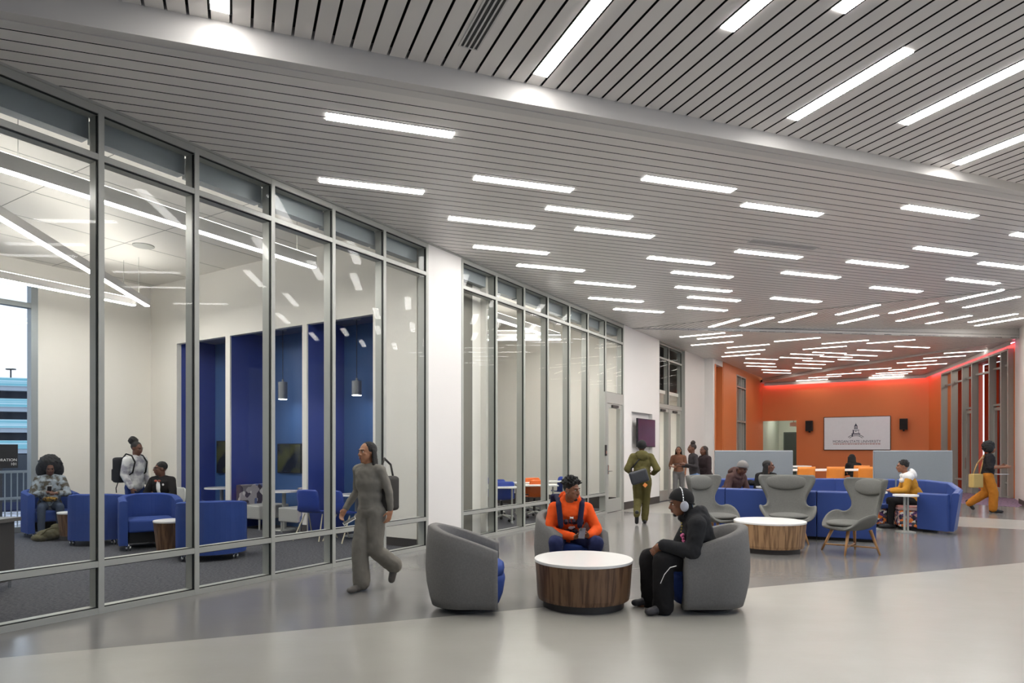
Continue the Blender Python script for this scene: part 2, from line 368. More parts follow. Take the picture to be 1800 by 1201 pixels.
LE = [(1400, 669.3, 1454.8, 666.8), (1420.8, 664, 1478.9, 661.3), (1453.2, 659, 1513.9, 655.4), (1502.2, 650.9, 1567.9, 647), (1528.4, 663.7, 1588, 660.6), (1533.8, 660.3, 1595.9, 656.8), (1539.9, 656.7, 1603.4, 653.3), (1561.4, 650.9, 1629, 647), (1574.6, 638.2, 1648.8, 634.1), (1594, 643.5, 1665.9, 639), (1621, 630.2, 1700, 625.3), (1655.9, 621.4, 1741, 616)]
row(LE, (-1.592, 1), zE, 'slim linear light in the red-lit ceiling over the orange back wall, %s from the left', 'linear lights over the back wall', width=.45)
def vent(px0, py0, px1, py1, d, zf, label, wd=.15):
    a = on_plane(px0, py0, zf); b = on_plane(px1, py1, zf); c = (a+b)/2; d = Vector(d).normalized(); L = (b-a).length
    ang = math.atan2(d.y, d.x); t = empty('air_diffuser', (c.x, c.y, zf(c.x, c.y)), ang, label, 'air vent')
    bm = B(); w2 = wd/2
    box(bm, -L/2, L/2, -w2, -w2+.014, -.008, .02); box(bm, -L/2, L/2, w2-.014, w2, -.008, .02); box(bm, -L/2-.014, -L/2, -w2, w2, -.008, .02); box(bm, L/2, L/2+.014, -w2, w2, -.008, .02)
    obj('frame', bm, M_TRIMC, t); obj('slot', bx(-L/2, L/2, -w2+.014, w2-.014, -.003, .015), M_DARK, t)
    for k in (-1, 0, 1): obj('blade', bx(-L/2, L/2, k*wd*.24-.007, k*wd*.24+.007, -.009, .004), M_TRIMC, t)
vent(815, 80, 898, -25, (-.4235, 1, 0), zU, 'long black slotted air diffuser in the raised near ceiling', .17)
vent(1320, 423, 1433, 437, (3.12, 1, 0), zA, 'slotted air diffuser flush in the main slatted ceiling')

# ------------------------------------------------------------ left wall: glazing, piers, doors
nwin = [0]
def nextwin(kind='window'):
    nwin[0] += 1; return '%s_%d' % (kind, nwin[0])
TR = [(0, .055), (.43, .485), (4.16, 4.215), (4.585, ZC-.015)]     # rails: sill, low transom, high transom, head
def bay(s0, s1, rails=TR, M=FW, depth=.15, face=.05, top=None, right=False, gl=None, blind=True):
    w_ = empty(nextwin(), M=M, kind='structure'); w_['label'] = 'tall aluminium framed glazing bay'
    bm = B(); h = face/2; H = rails[-1][1]
    for sc in ([s0, s1] if right else [s0]): box(bm, sc-h, sc+h, -.012, depth, 0, H)
    for z0, z1 in rails: box(bm, s0+h, s1-h, -.010, depth, z0, z1)
    obj('frame', bm, M_ALU, w_)
    g = B()
    for sc in ([s0, s1] if right else [s0]):
        for e in (-1, 1): box(g, sc+e*(h+.004)-.004, sc+e*(h+.004)+.004, .004, .026, rails[0][1], H-.09)
    for z0, z1 in rails:
        if z0 > 0: box(g, s0+h, s1-h, .004, .026, z0-.008, z0)
        if z1 < H: box(g, s0+h, s1-h, .004, .026, z1, z1+.008)
    obj('gasket', g, M_GASK, w_)
    for (a0, a1), (b0, b1) in zip(rails, rails[1:]):
        obj('pane', bx(s0+h, s1-h, .012, .018, a1, b0), gl or M_GLASS, w_)
    if blind: obj('blind_pocket', bx(s0+h, s1-h, .17, .30, rails[-1][0]-.19, rails[-1][0]+.02), M_ALUD, w_)
    return w_
Y1 = [4.43, 5.22, 6.014, 6.805, 7.603, 8.388, 9.181, 9.966]
Y2 = [10.728, 11.587, 12.397, 13.177, 13.982, 14.754, 15.573]
for i in range(7): bay(S(Y1[i])+(.025 if i == 0 else 0), S(Y1[i+1]), right=(i == 6))
for i in range(6): bay(S(Y2[i]), S(Y2[i+1]), right=False)
struct('wall_left', bx(-11.4, S(4.43), 0, .2, 0, 5.1), M_WALL, FW)
struct('wall_left_pier', bx(S(9.966)+.025, S(10.728)-.025, -.004, .2, 0, 5.1), M_WALL, FW)
struct('trim_head', bx(S(4.43), S(16.49), -.03, .2, ZC-.02, 5.1), M_ALU, FW)
# glass office door at the end of the second run
def glass_door(name, s0, s1, ztop, M, leaves=1, hinge_right=True, head=.21, label=None):
    d = empty(name, M=M, kind='structure')
    bm = B(); box(bm, s0-.025, s0+.05, -.012, .15, 0, ztop); box(bm, s1-.05, s1+.025, -.012, .15, 0, ztop); box(bm, s0+.05, s1-.05, -.012, .15, ztop-head, ztop)
    obj('door_frame', bm, M_ALU, d)
    x0, x1 = s0+.055, s1-.055; n = leaves; wd = (x1-x0)/n
    for k in range(n):
        a, b = x0+k*wd+.004, x0+(k+1)*wd-.004; H = ztop-head-.01
        bm = B(); box(bm, a, a+.09, .0, .045, .01, H); box(bm, b-.09, b, .0, .045, .01, H); box(bm, a+.09, b-.09, .0, .045, .01, .32); box(bm, a+.09, b-.09, .0, .045, H-.1, H)
        lf = obj('door_leaf', bm, M_ALU, d); obj('pane', bx(a+.09, b-.09, .018, .026, .32, H-.1), M_GLASS, lf)
        hx = a+.045 if (k == 0 and n == 1) else (b-.045 if k == 0 else a+.045)
        hb = B(); box(hb, hx-.02, hx+.02, -.02, 0, .93, 1.15); cyl(hb, (hx, -.02, 1.0), (hx, -.06, 1.0), .011); cyl(hb, (hx, -.06, 1.0), (hx+.12, -.06, 1.0), .01)
        obj('door_handle', hb, M_CHROME, lf)
        cb = bx(a+.25, min(b-.1, a+.6), -.05, 0, H-.09, H-.03); obj('door_closer', cb, M_DGREY, lf)
    return d
glass_door('door_1', S(15.573)+.03, S(16.49)-.03, 2.85, FW)
bay(S(15.573), S(16.49), rails=[(2.85, 2.9), (4.16, 4.215), (4.585, ZC-.015)], right=True, blind=True)
bm = B(); s0 = S(16.49)+.025; s1 = S(18.75); r0, r1 = S(16.97), S(18.27)
box(bm, s0, r0, 0, .2, 0, 5.1); box(bm, r1, s1, 0, .2, 0, 5.1); box(bm, r0, r1, 0, .2, 2.51, 5.1); box(bm, r0, r1, 0, .2, 0, 1.32); box(bm, r0, r1, .11, .2, 1.32, 2.51)
struct('wall_left_display', bm, M_WALL, FW)
struct('baseboard_left', bx(s0, s1, -.012, 0, 0, .19), M_DGREY, FW)
# entry glazing with a double door, partly in front of the corridor
q = [S(18.75), S(19.7), S(20.79)]
bay(q[0]+.03, q[1], rails=[(2.81, 2.87), (4.19, 4.24), (4.60, ZC-.015)], M=FW @ Matrix.Translation((0, .10, 0)), blind=False)
bay(q[1], q[2]-.03, rails=[(2.81, 2.87), (4.19, 4.24), (4.60, ZC-.015)], M=FW @ Matrix.Translation((0, .10, 0)), right=True, blind=False)
glass_door('door_2', q[0]+.06, q[2]-.06, 2.81, FW @ Matrix.Translation((0, .10, 0)), leaves=2, head=.06)
bm = B(); box(bm, q[0], q[2], 0, .25, ZC-.03, 5.1); box(bm, q[0], q[0]+.03, .0, .25, 0, ZC); box(bm, q[2]-.03, q[2], 0, .25, 0, ZC)
struct('trim_entry', bm, M_ALU, FW)
bm = B(); box(bm, q[2], 26.92, 0, .2, 0, 5.1); box(bm, 26.72, 26.92, -.295, 0, 0, 5.1); struct('wall_left_far', bm, M_WALL, FW)
struct('baseboard_left_far', bx(q[2], 26.7, -.012, 0, 0, .19), M_DGREY, FW)
# corridor behind the entry door
bm = B(); box(bm, 21.2, 21.3, .2, 6, 0, 5); box(bm, 26, 26.1, .2, 6, 0, 5); box(bm, 21.2, 26.1, 6, 6.1, 0, 5); box(bm, 21.2, 26.1, .2, 6.1, 3.2, 3.3)
struct('wall_corridor', bm, M_WALLR, FW)
bm = B(); box(bm, 21.2, 26.1, 1.0, 1.1, 3.3, 5.1); box(bm, 21.2, 26.1, .2, 1.1, 5.0, 5.1); struct('wall_pane_backing', bm, mat('dark_grey_board', (96, 98, 98), .7), FW); struct('floor_corridor', bx(21.2, 26.1, 0, 6.1, -.1, .001), M_CARPET, FW)  # dark board and lid added behind the upper panes to block the sky
t = empty('corridor_light', lw(23.6, 2.6, 3.17), 0, 'ceiling light in the corridor beyond the double glass door', 'ceiling light'); obj('lens', bx(-.6, .6, -.3, .3, -.01, .01), M_LENSR, t)

# orange recess, orange side wall with a tall window, orange back wall
OR = M_ORW; ye = -.32
bm = B(); box(bm, 26.92, 27.9, ye, ye+.15, 4.49, 5.1); struct('wall_recess_header', bm, M_WALL, FW)
bm = B(); box(bm, 26.92, 27.0, ye, 1.0, 0, 4.5); box(bm, 26.92, 28.0, 1.0, 1.1, 0, 5); box(bm, 27.9, 28.0, ye+.01, 1.0, 0, 5); box(bm, 27, 27.9, ye+.15, 1, 4.5, 4.6)
struct('wall_recess', bm, OR, FW)
wy0 = to_l((.3443*25.17, 25.17, 0)).x; wy1 = wy0+1.55
bm = B(); box(bm, 28.0, wy0, ye, ye+.2, 0, 5); box(bm, wy1, 34.9, ye, ye+.2, 0, 5); box(bm, wy0, wy1, ye, ye+.2, 4.43, 5)
struct('wall_orange_side', bm, OR, FW)
bay(wy0+.02, wy1-.02, rails=[(0, .06), (2.6, 2.68), (3.95, 4.0), (4.38, 4.43)], M=FW @ Matrix.Translation((0, ye, 0)), right=True, blind=False)
struct('wall_mullion', bx((wy0+wy1)/2-.025, (wy0+wy1)/2+.025, ye-.012, ye+.1, 0, 4.4), M_ALU, FW)
t = empty('passage_fill', lw(wy0+1.2, 1.2, 4.55), 0, 'added fill light in the tan passage behind the tall window in the orange wall', 'ceiling light'); obj('lens', bx(-.3, .3, -.3, .3, -.01, .01), M_LENSF, t)  # lamp added to brighten the passage behind the window
bm = B(); box(bm, wy0-1.9, wy1+4, .25, 2.3, 4.6, 4.7); box(bm, wy1+3.9, wy1+4, .25, 2.3, 0, 4.6); struct('wall_passage', bm, M_WALLR, FW)
struct('wall_beyond_window', bx(wy0-2, wy1+4, 2.2, 2.3, 0, 4.6), mat('tan_wall_paint', (206, 176, 128), .6), FW)
bm = B(); SB = 34.7
box(bm, SB, SB+.2, -1.74, ye, 2.81, 5); box(bm, SB, SB+.2, -6.62, -1.74, 0, 5); struct('wall_back', bm, OR, FW)
bm = B(); box(bm, SB+.2, SB+4, ye+.0, ye+.1, 0, 3.6); box(bm, SB+4, SB+4.1, -4, .2, 0, 3.6); box(bm, SB+.2, SB+4.1, -4, -3.9, 0, 3.6); box(bm, SB+.2, SB+4.1, -4, .2, 3.6, 3.7)
struct('wall_back_corridor', bm, mat('pale_green_paint', (216, 226, 214), .55, var=.01), FW)
struct('floor_back_corridor', bx(SB, SB+4.1, -4, .2, -.1, .002), MATS['light_polished_concrete'], FW)
t = empty('corridor_light', lw(SB+2, -1.4, 3.57), 0, 'ceiling light in the corridor behind the orange wall', 'ceiling light'); obj('lens', bx(-.3, .3, -.5, .5, -.01, .01), M_LENSF, t)
d = empty('door_3', M=FW, kind='structure'); c0 = to_l((.4174*32.6, 32.6, 0))
bm = B(); box(bm, SB+3.94, SB+4, -1.65, -.55, 0, 2.40); obj('door_frame', bm, mat('green_grey_paint', (84, 96, 92), .5), d)
lf = obj('door_leaf', bx(SB+3.9, SB+3.94, -1.58, -.62, 0, 2.33), mat('dark_grey_paint', (72, 82, 80), .5), d)
obj('door_handle', bx(SB+3.85, SB+3.9, -.78, -.70, .95, 1.1), M_CHROME, lf)
t = empty('exit_sign', M=FW @ Matrix.Translation((SB+.8, -1.5, 2.66)), label='small green lettered exit sign hanging in the corridor opening', cat='exit sign')
obj('panel', bx(-.02, .02, -.16, .16, -.09, .09), M_WHITE, t); obj('bracket', bx(-.01, .01, -.02, .02, (.09), .94), M_ALU, t)
text_obj('lettering', 'EXIT', .15, mat('exit_green', (30, 150, 90), .5, emit=(30, 170, 100), est=.6), t, FW @ Matrix.Translation((SB+.775, -1.5, 2.61)) @ Matrix(((0, 0, -1, 0), (-1, 0, 0, 0), (0, 1, 0, 0), (0, 0, 0, 1))))

# right side: orange return wall, glazed doors, vestibule
ce = Vector((16.49, 25.88, 0)); fe = Vector((15.62, 20.1, 0)); dx_ = (fe-ce).normalized(); ny_ = Vector((-dx_.y, dx_.x, 0))
FE = Matrix(((dx_.x, ny_.x, 0, ce.x), (dx_.y, ny_.y, 0, ce.y), (0, 0, 1, 0), (0, 0, 0, 1)))   # local y points out of the hall
def eS(px):    # distance from the corner where the wall is seen at px
    c = (px-900)/F; return (c*ce.y-ce.x)/(dx_.x-c*dx_.y)
def ztop(s): return 4.40+(4.70-4.40)*(s-1.3)/4.2
es = [eS(v) for v in (1662.5, 1680.5, 1699.8, 1716.5, 1747.7, 1768.5, 1781)]
bm = B(); box(bm, 0, es[0], 0, .2, 0, 5.2); box(bm, es[-1], 5.86, 0, .2, 0, 5.2)
hexa(bm, [(es[0], 0, ztop(es[0])), (es[-1], 0, ztop(es[-1])), (es[-1], .2, ztop(es[-1])), (es[0], .2, ztop(es[0])), (es[0], 0, 5.2), (es[-1], 0, 5.2), (es[-1], .2, 5.2), (es[0], .2, 5.2)])
struct('wall_right_orange', bm, OR, FE)
for i in range(6):
    a, b = es[i], es[i+1]; w_ = empty(nextwin(), M=FE, kind='structure'); bm = B(); h = .03
    for sc in ([a, b] if i == 5 else [a]): box(bm, sc-h, sc+h, -.16, .05, 0, ztop(sc)-.01)
    door = i in (2, 4)
    zs = [ztop((a+b)/2)-.52, (2.95 if door else .44)]
    hexa(bm, [(a, -.16, ztop(a)-.07), (b, -.16, ztop(b)-.07), (b, .05, ztop(b)-.07), (a, .05, ztop(a)-.07), (a, -.16, ztop(a)), (b, -.16, ztop(b)), (b, .05, ztop(b)), (a, .05, ztop(a))])
    for z in zs: box(bm, a+h, b-h, -.05, .05, z, z+.06)
    box(bm, a+h, b-h, -.05, .05, 0, .05)
    obj('frame', bm, M_ALU, w_)
    obj('pane', bx(a+h, b-h, 0, .006, .05, ztop(a)-.07), M_GLASS, w_)
    if door:
        lb = B(); box(lb, a+h, a+h+.07, -.04, .04, .05, 2.9); box(lb, b-h-.07, b-h, -.04, .04, .05, 2.9); box(lb, a+h, b-h, -.04, .04, .05, .3); box(lb, a+h, b-h, -.04, .04, 2.8, 2.9)
        lf = obj('door_leaf', lb, M_ALU, w_); hb = B(); cyl(hb, (a+h+.05, -.09, .85), (a+h+.05, -.09, 1.25), .014); obj('door_handle', hb, M_CHROME, lf)
bm = B()
for i in range(7): box(bm, .2+i*.95, .2+i*.95+.95, 1.9, 2.0, 0, 4.8, i % 3)
struct('wall_vestibule', bm, [mat('deep_orange_paint', (206, 74, 30), .5), mat('plum_paint', (120, 70, 84), .5), mat('brown_paint', (104, 74, 62), .5)], FE)
bm = B(); box(bm, -.2, -.1, .25, 2, 0, 5); box(bm, 6.7, 6.8, 0, 2, 0, 5); box(bm, -.2, 6.8, 0, 2, 4.85, 4.95); struct('wall_vestibule_ends', bm, MATS['deep_orange_paint'], FE)
t = empty('vestibule_fill', FE @ Vector((3.2, 1.0, 4.83)), 0, 'added fill light in the vestibule behind the right glazed doors', 'ceiling light'); obj('lens', bx(-.3, .3, -.6, .6, -.01, .01), M_LENSF, t)  # lamp added to lift the dark vestibule behind the panes
struct('floor_vestibule', bx(-.2, 6.8, 0, 2, -.1, .001), M_CARPETR, FE)
# right wall of the hall with daylight openings outside the frame
bm = B(); ops = [(-4, 3), (5, 12), (15, 24)]; prev = -14; yr = -8.70
for a, b in ops+[(27.3, 27.3)]:
    box(bm, prev, a, yr-.25, yr, 0, 5.3)
    if b > a: box(bm, a, b, yr-.25, yr, 4.2, 5.3); box(bm, a, b, yr-.25, yr, 0, .12)
    prev = b
box(bm, 27.0, 29.34, yr-.35, yr-.1, 0, 5.3)
struct('wall_right', bm, M_WALL, FW)
struct('baseboard_right', bx(24, 27.3, yr, yr+.012, 0, .14), M_DGREY, FW)
for a, b in ops:
    w_ = empty(nextwin(), M=FW, kind='structure'); bm = B(); n = 6
    for k in range(n+1): x = a+(b-a)*k/n; box(bm, max(a, x-.03), min(b, x+.03), yr-.2, yr-.05, .12, 4.2)
    box(bm, a, b, yr-.2, yr-.05, .12, .2); box(bm, a, b, yr-.2, yr-.05, 4.12, 4.2); obj('frame', bm, M_ALU, w_)
    obj('pane', bx(a, b, yr-.13, yr-.124, .2, 4.12), M_GLASSD, w_)
struct('wall_behind', bx(-13, -2.5, -8.7, -8.5, 0, 5.3), M_WALL)

# ------------------------------------------------------------ meeting room behind the first glazing
RC = 5.0
bm = B(); box(bm, 4.4, 11.77, .2, 7.7, RC, RC+.1); struct('ceiling_room', bm, M_WALLR, FW)
bm = B()
for k in range(1, 7): box(bm, 4.4, 11.77, .2+k*1.2, .208+k*1.2, RC-.003, RC)
for k in range(1, 4): box(bm, 4.4+k*1.83, 4.408+k*1.83, .2, 7.6, RC-.003, RC)
struct('ceiling_seams', bm, mat('ceiling_seam_grey', (150, 150, 146), .8), FW)
bm = B(); s2 = 11.77; zn = 3.7
box(bm, s2, s2+.1, 6.64, 7.7, 0, RC); box(bm, s2, s2+.1, 0.2, 1.12, 0, RC); box(bm, s2, s2+.1, 1.12, 6.64, zn, RC)
box(bm, s2, s2+.03, 4.86, 5.0, 0, zn); box(bm, s2, s2+.03, 2.69, 2.81, .0, zn)
struct('wall_niches', bm, M_WALLR, FW)
bm = B(); box(bm, s2+.03, 12.66, 4.86, 5.0, 0, 3.9); box(bm, s2+.03, 12.66, 2.69, 2.81, 0, 3.9); box(bm, s2+.1, 12.66, 6.64, 6.72, 0, 3.9); box(bm, s2+.1, 12.66, 1.04, 1.12, 0, 3.9)
struct('wall_niche_fins', bm, M_BLUEW, FW)
struct('wall_niche_back', bx(12.64, 12.72, 1.0, 6.8, 0, 3.9), M_BLUEW2, FW)
struct('ceiling_niche', bx(s2+.05, 12.66, 1.04, 6.7, 3.8, 3.9), mat('niche_ceiling_paint', (120, 128, 150), .6), FW)
bm = B(); box(bm, 9.64, s2+.1, 7.6, 7.8, 0, RC); box(bm, 4.4, 9.64, 7.6, 7.8, 4.68, RC); struct('wall_room_back', bm, M_WALLR, FW)
bm = B(); box(bm, 4.3, 4.4, 0.2, 7.8, 0, RC); struct('wall_room_end', bm, M_WALLR, FW)
bm = B(); box(bm, s2-.012, s2, .2, 1.12, 0, .13); box(bm, 9.64, s2, 7.588, 7.6, 0, .13); box(bm, s2-.012, s2, 6.64, 7.6, 0, .13); box(bm, s2-.012, s2-.001, 4.86, 5.0, 0, .2); box(bm, s2-.012, s2-.001, 2.69, 2.81, 0, .2)
struct('baseboard_room', bm, M_DGREY, FW)
w_ = empty(nextwin(), M=FW, kind='structure'); bm = B()
for x in (4.5, 6.1, 7.7, 9.58): box(bm, x-.05, x+.06, 7.55, 7.72, 0, 4.68)
for z0, z1 in ((0, .1), (4.13, 4.22), (4.6, 4.68)): box(bm, 4.45, 9.6, 7.56, 7.7, z0, z1)
obj('frame', bm, M_ALUD, w_); obj('pane', bx(4.5, 9.6, 7.62, 7.628, .1, 4.6), M_GLASSD, w_)

def pendant(a, b, label, group, w2=.04, hh=.11, room=RC):
    a = Vector(a); b = Vector(b); c = (a+b)/2; d = b-a; L = d.length
    t = empty('linear_pendant', c, math.atan2(d.y, d.x), label, 'pendant light', group)
    obj('housing', bx(-L/2, L/2, -w2, w2, .012, hh), M_TRIMC, t); obj('lens', bx(-L/2+.01, L/2-.01, -w2+.005, w2-.005, 0, .014), M_LENSR, t)
    obj('uplight_lens', bx(-L/2+.01, L/2-.01, -w2+.01, w2-.01, hh-.002, hh+.006), M_LENSU, t)
    for k in (-.42, .42):
        bm = B(); cyl(bm, (k*L, 0, hh), (k*L, 0, room-c.z), .004, n=6); obj('cable', bm, M_ALU, t)
pendant(Cz(-40, 287, 4.2), Cz(553, 472, 4.2), 'long linear pendant nearest the glass, running across four panes', 'linear pendants in the meeting room', .045, .17)
pendant(Cz(-60, 349, 4.2), Cz(259, 539, 4.2), 'linear pendant slanting steeply down to the room corner', 'linear pendants in the meeting room', .045, .13)
pendant(Cz(-60, 480, 4.2), Cz(237, 538, 4.2), 'linear pendant farthest from the glass, near the outside window', 'linear pendants in the meeting room', .045, .13)
def speaker_disc(px, py):
    c = Cz(px, py, RC); bm = B(); cyl(bm, (0, 0, -.012), (0, 0, 0), .17, .17, 24); o = obj('ceiling_speaker', bm, M_ALU); o.location = c; return o
tag(speaker_disc(252, 432), 'round flat speaker set in the white room ceiling', 'ceiling speaker')
def drop(px, ytop, ybot, sdist, label):
    # cylinder pendant hanging in a niche
    c = (px-900)/F; k = sdist
    # point on the view line px at wall coordinate s=k
    Y = (k-7.557*.5319)/(c*.5319+.8468)
    z = EYE-(ybot-HZ)/F*Y; h = (ybot-ytop)/F*Y
    t = empty('pendant_lamp', (c*Y, Y, z), 0, label, 'pendant lamp', 'pendants in the blue niches')
    bm = B(); lathe(bm, [(.085, 0), (.085, h), (.02, h+.01), (.02, h+.05)], 24); obj('shade', bm, mat('brushed_grey_metal', (134, 136, 140), .35, .5), t)
    bm = B(); cyl(bm, (0, 0, -.004), (0, 0, .002), .078, n=24); obj('lens', bm, M_LENSR, t)
    bm = B(); cyl(bm, (0, 0, h+.04), (0, 0, 3.8-z), .006, n=6); obj('cord', bm, M_DARK, t)
    bm = B(); cyl(bm, (0, 0, 3.8-z-.03), (0, 0, 3.8-z), .07, n=20); obj('canopy', bm, M_ALU, t)
drop(497, 672, 702, 12.2, 'small grey cylinder pendant in the middle blue niche')
drop(627, 670, 695, 12.2, 'small grey cylinder pendant in the blue niche nearest the hall')
# ------------------------------------------------------------ classroom behind the second glazing
bm = B(); box(bm, 12.72, 19.75, .2, 8, RC, RC+.1); struct('ceiling_classroom', bm, M_WALLR, FW)
bm = B(); box(bm, 19.6, 19.75, .15, 8, 0, RC); box(bm, 12.72, 19.75, 7.9, 8, 0, RC); box(bm, 13.60, 13.66, .16, 8, 0, RC); struct('wall_classroom', bm, M_WALLR, FW)
struct('wall_shaft', bx(12.70, 13.35, .28, .34, .0, RC), mat('warm_grey_board', (128, 124, 114), .6), FW)
struct('wall_shaft_post', bx(13.35, 13.6, .28, .5, 0, RC), M_WALLR, FW)
struct('baseboard_classroom', bx(19.588, 19.6, .15, 8, 0, .3), M_DGREY, FW)
pendant(Cz(840, 553, 4.2), Cz(982, 597, 4.2), 'linear pendant slanting down in the classroom', 'linear pendants in the classroom', .045, .15)
pendant(Cz(840, 598, 4.0), Cz(986, 598, 4.0), 'level linear pendant in the classroom', 'linear pendants in the classroom')
pendant(Cz(850, 590, 4.3), Cz(970, 590, 4.3), 'far level linear pendant in the classroom', 'linear pendants in the classroom')
# card reader beside the office door
t = empty('card_reader', lw(S(15.573)-.03, -.015, 1.5), math.atan2(DW.y, DW.x), 'small black card reader on the glazing post left of the glass door', 'card reader')
obj('case', bx(-.05, .05, -.02, .0, -.13, .13), M_DARK, t, bevel=.006); obj('keypad', bx(-.03, .03, -.024, -.02, -.08, -.01), M_CHROME, t)
# room sign
t = empty('room_sign', lw(S(Y1[1])+.36, -.02, 1.355), math.atan2(DW.y, DW.x), 'black room sign with white lettering fixed to the left glazing', 'sign')
Wd = to_l(Fp(0, 1114)); rs = to_l(Vector(P(29, 800, 5.457))).x-(S(Y1[1])+.36)
obj('plaque', bx(rs-.34, rs, -.006, .01, 0, .195), M_DARK, t, bevel=.002)
MS = FW @ Matrix.Translation((S(Y1[1])+.36+rs-.008, -.028, 1.355)) @ Matrix(((1, 0, 0, 0), (0, 0, -1, 0), (0, 1, 0, 0), (0, 0, 0, 1)))
bpy.context.view_layer.update(); inv = t.matrix_world.inverted()
text_obj('lettering', 'COLLABORATION', .031, M_WHITE, t, inv @ MS @ Matrix.Translation((0, .056, 0)), 'RIGHT', .0006)
text_obj('lettering', '101', .031, M_WHITE, t, inv @ MS @ Matrix.Translation((0, .022, 0)), 'RIGHT', .0006)

# ------------------------------------------------------------ outside: ground, fence, parking building
struct('ground_outside', bx(-120, 120, -60, 140, -.6, -.35), mat('gravel_and_snow', (206, 206, 212), .9, c2=(140, 132, 130), scale=3, bump=.3))
def garage():
    t = empty('parking_building', (-46, 48, -.35), .35, 'parking building with teal louvre bands beyond the fence', 'building')
    W, D, H = 34, 18, 7.2; mw = mat('pale_concrete', (176, 186, 196), .8); mt = mat('teal_louvre', (120, 190, 200), .5, c2=(196, 226, 232), scale=1, stretch=(.02, .02, 7)); mo = mat('dark_bay', (46, 56, 74), .8)
    obj('core', bx(-W/2, W/2, 1, D, 0, H), mo, t)
    for k in range(5):
        z = k*1.62; obj('slab', bx(-W/2, W/2, 0, D, z+.0, z+.35), mw, t)
        obj('louvre_band', bx(-W/2, W/2-3, -.1, .05, z+.35, z+1.0), mt, t)
    for k in range(8): obj('column', bx(-W/2+k*4.6, -W/2+k*4.6+.5, -.05, .4, 0, H+.6), mw, t)
garage()
t = empty('lamp_post', P(19, 790, 80)*1, 0, 'slim lamp post standing above the parking building', 'lamp post'); t.location.z = -.35
bm = B(); cyl(bm, (0, 0, 0), (0, 0, 11.7), .12, .08); obj('pole', bm, M_DGREY, t); obj('lamp_head', bx(-.5, .5, -.2, .2, 11.7, 11.85), M_DGREY, t)
t = empty('railing', M=FW, label='grey metal railing of thin bars outside the window', cat='railing'); bm = B(); yf = 9.6
for z in (.05, .5, 1.05): box(bm, 3, 13, yf-.03, yf+.03, z-.02, z+.03)
obj('rail', bm, M_ALUD, t)
for k in range(60): obj('baluster', bx(7.0+k*.11, 7.018+k*.11, yf-.01, yf+.01, -.3, 1.05), M_ALUD, t)
t = empty('chain_fence', M=FW, label='dark mesh fence behind the railing outside', cat='fence')
bm = B(); yf = 13
for k in range(14): box(bm, 2+k*1.5, 2.06+k*1.5, yf, yf+.06, -.35, 1.5)
obj('post', bm, M_DGREY, t); obj('mesh', bx(2, 22, yf+.02, yf+.03, .2, 1.4), mat('dark_mesh', (70, 76, 84), .9), t)
t = empty('container', M=FW @ Matrix.Translation((13, 17, -.35)), label='dark blue container standing on the gravel beyond the fence', cat='container')
obj('body', bx(-4, 3, 0, 2, 0, .95), mat('dark_blue_metal', (40, 48, 84), .6), t, bevel=.05)

# coloured cove strips along the top of the orange walls
M_COVE = mat('pink_led_strip', (255, 70, 110), .5, emit=(255, 120, 160), est=17)
def cove(label, a, b, e=1):
    a = Vector(a); b = Vector(b); t = empty('cove_light', M=Matrix.Translation(a) @ (b-a).to_track_quat('X', 'Z').to_matrix().to_4x4(), label=label, cat='cove light'); L = (b-a).length
    obj('channel', bx(0, L, -.04*e, .10*e, .0, .03) if e > 0 else bx(0, L, .10*e, -.04*e, .0, .03), M_TRIMC, t); obj('valance', bx(0, L, min(.10*e, .12*e), max(.10*e, .12*e), -.09, .03), M_TRIMC, t); obj('strip', bx(0, L, -.02, .02, -.008, .002), M_COVE, t)
p = [lw(34.61, -.45), lw(34.61, -6.5)]
cove('thin pink glowing strip along the top of the orange back wall', (p[0].x, p[0].y, zE(p[0].x, p[0].y)-.035), (p[1].x, p[1].y, zE(p[1].x, p[1].y)-.035), -1)
p = [FE @ Vector((.15, -.09, 0)), FE @ Vector((5.7, -.09, 0))]
cove('thin pink glowing strip above the glazed doors on the right', (p[0].x, p[0].y, zE(p[0].x, p[0].y)-.035), (p[1].x, p[1].y, zE(p[1].x, p[1].y)-.035), -1)

# ------------------------------------------------------------ wall displays and speakers
FB = FW @ Matrix.Translation((SB, 0, 0)) @ Matrix(((0, 0, -1, 0), (-1, 0, 0, 0), (0, 1, 0, 0), (0, 0, 0, 1)))  # x along back wall to the right, y up, z toward the hall
t = empty('wall_display', M=FB @ Matrix.Translation((4.06, 2.21, 0)), label='large white wall screen showing a university name and tower emblem', cat='screen')
obj('bezel', bx(-1.235, 1.235, -.70, .70, .02, .07), M_DARK, t, bevel=.008); obj('mount', bx(-.4, .4, -.3, .3, 0, .02), M_DARK, t)
scr = obj('screen', bx(-1.21, 1.21, -.675, .675, .07, .073), mat('lit_screen', (196, 198, 202), .3, emit=(196, 198, 204), est=.18), t)
MI = mat('screen_ink', (34, 36, 66), .5); MI2 = mat('screen_ink_red', (150, 70, 60), .5)
text_obj('lettering', 'MORGAN STATE UNIVERSITY', .145, MI, scr, Matrix.Translation((0, -.385, .074)), 'CENTER', .001, .93)
bm = B(); box(bm, -.87, .87, -.415, -.405, .073, .076); obj('underline', bm, MI2, scr)
bm = B(); x = -.86; random.seed(3)
while x < .85:
    wd = random.uniform(.03, .1); box(bm, x, x+wd, -.462, -.436, .073, .0755); x += wd+.022
obj('small_print', bm, MI2, scr)
bm = B(); X = -.02; z0, z1 = .073, .0765
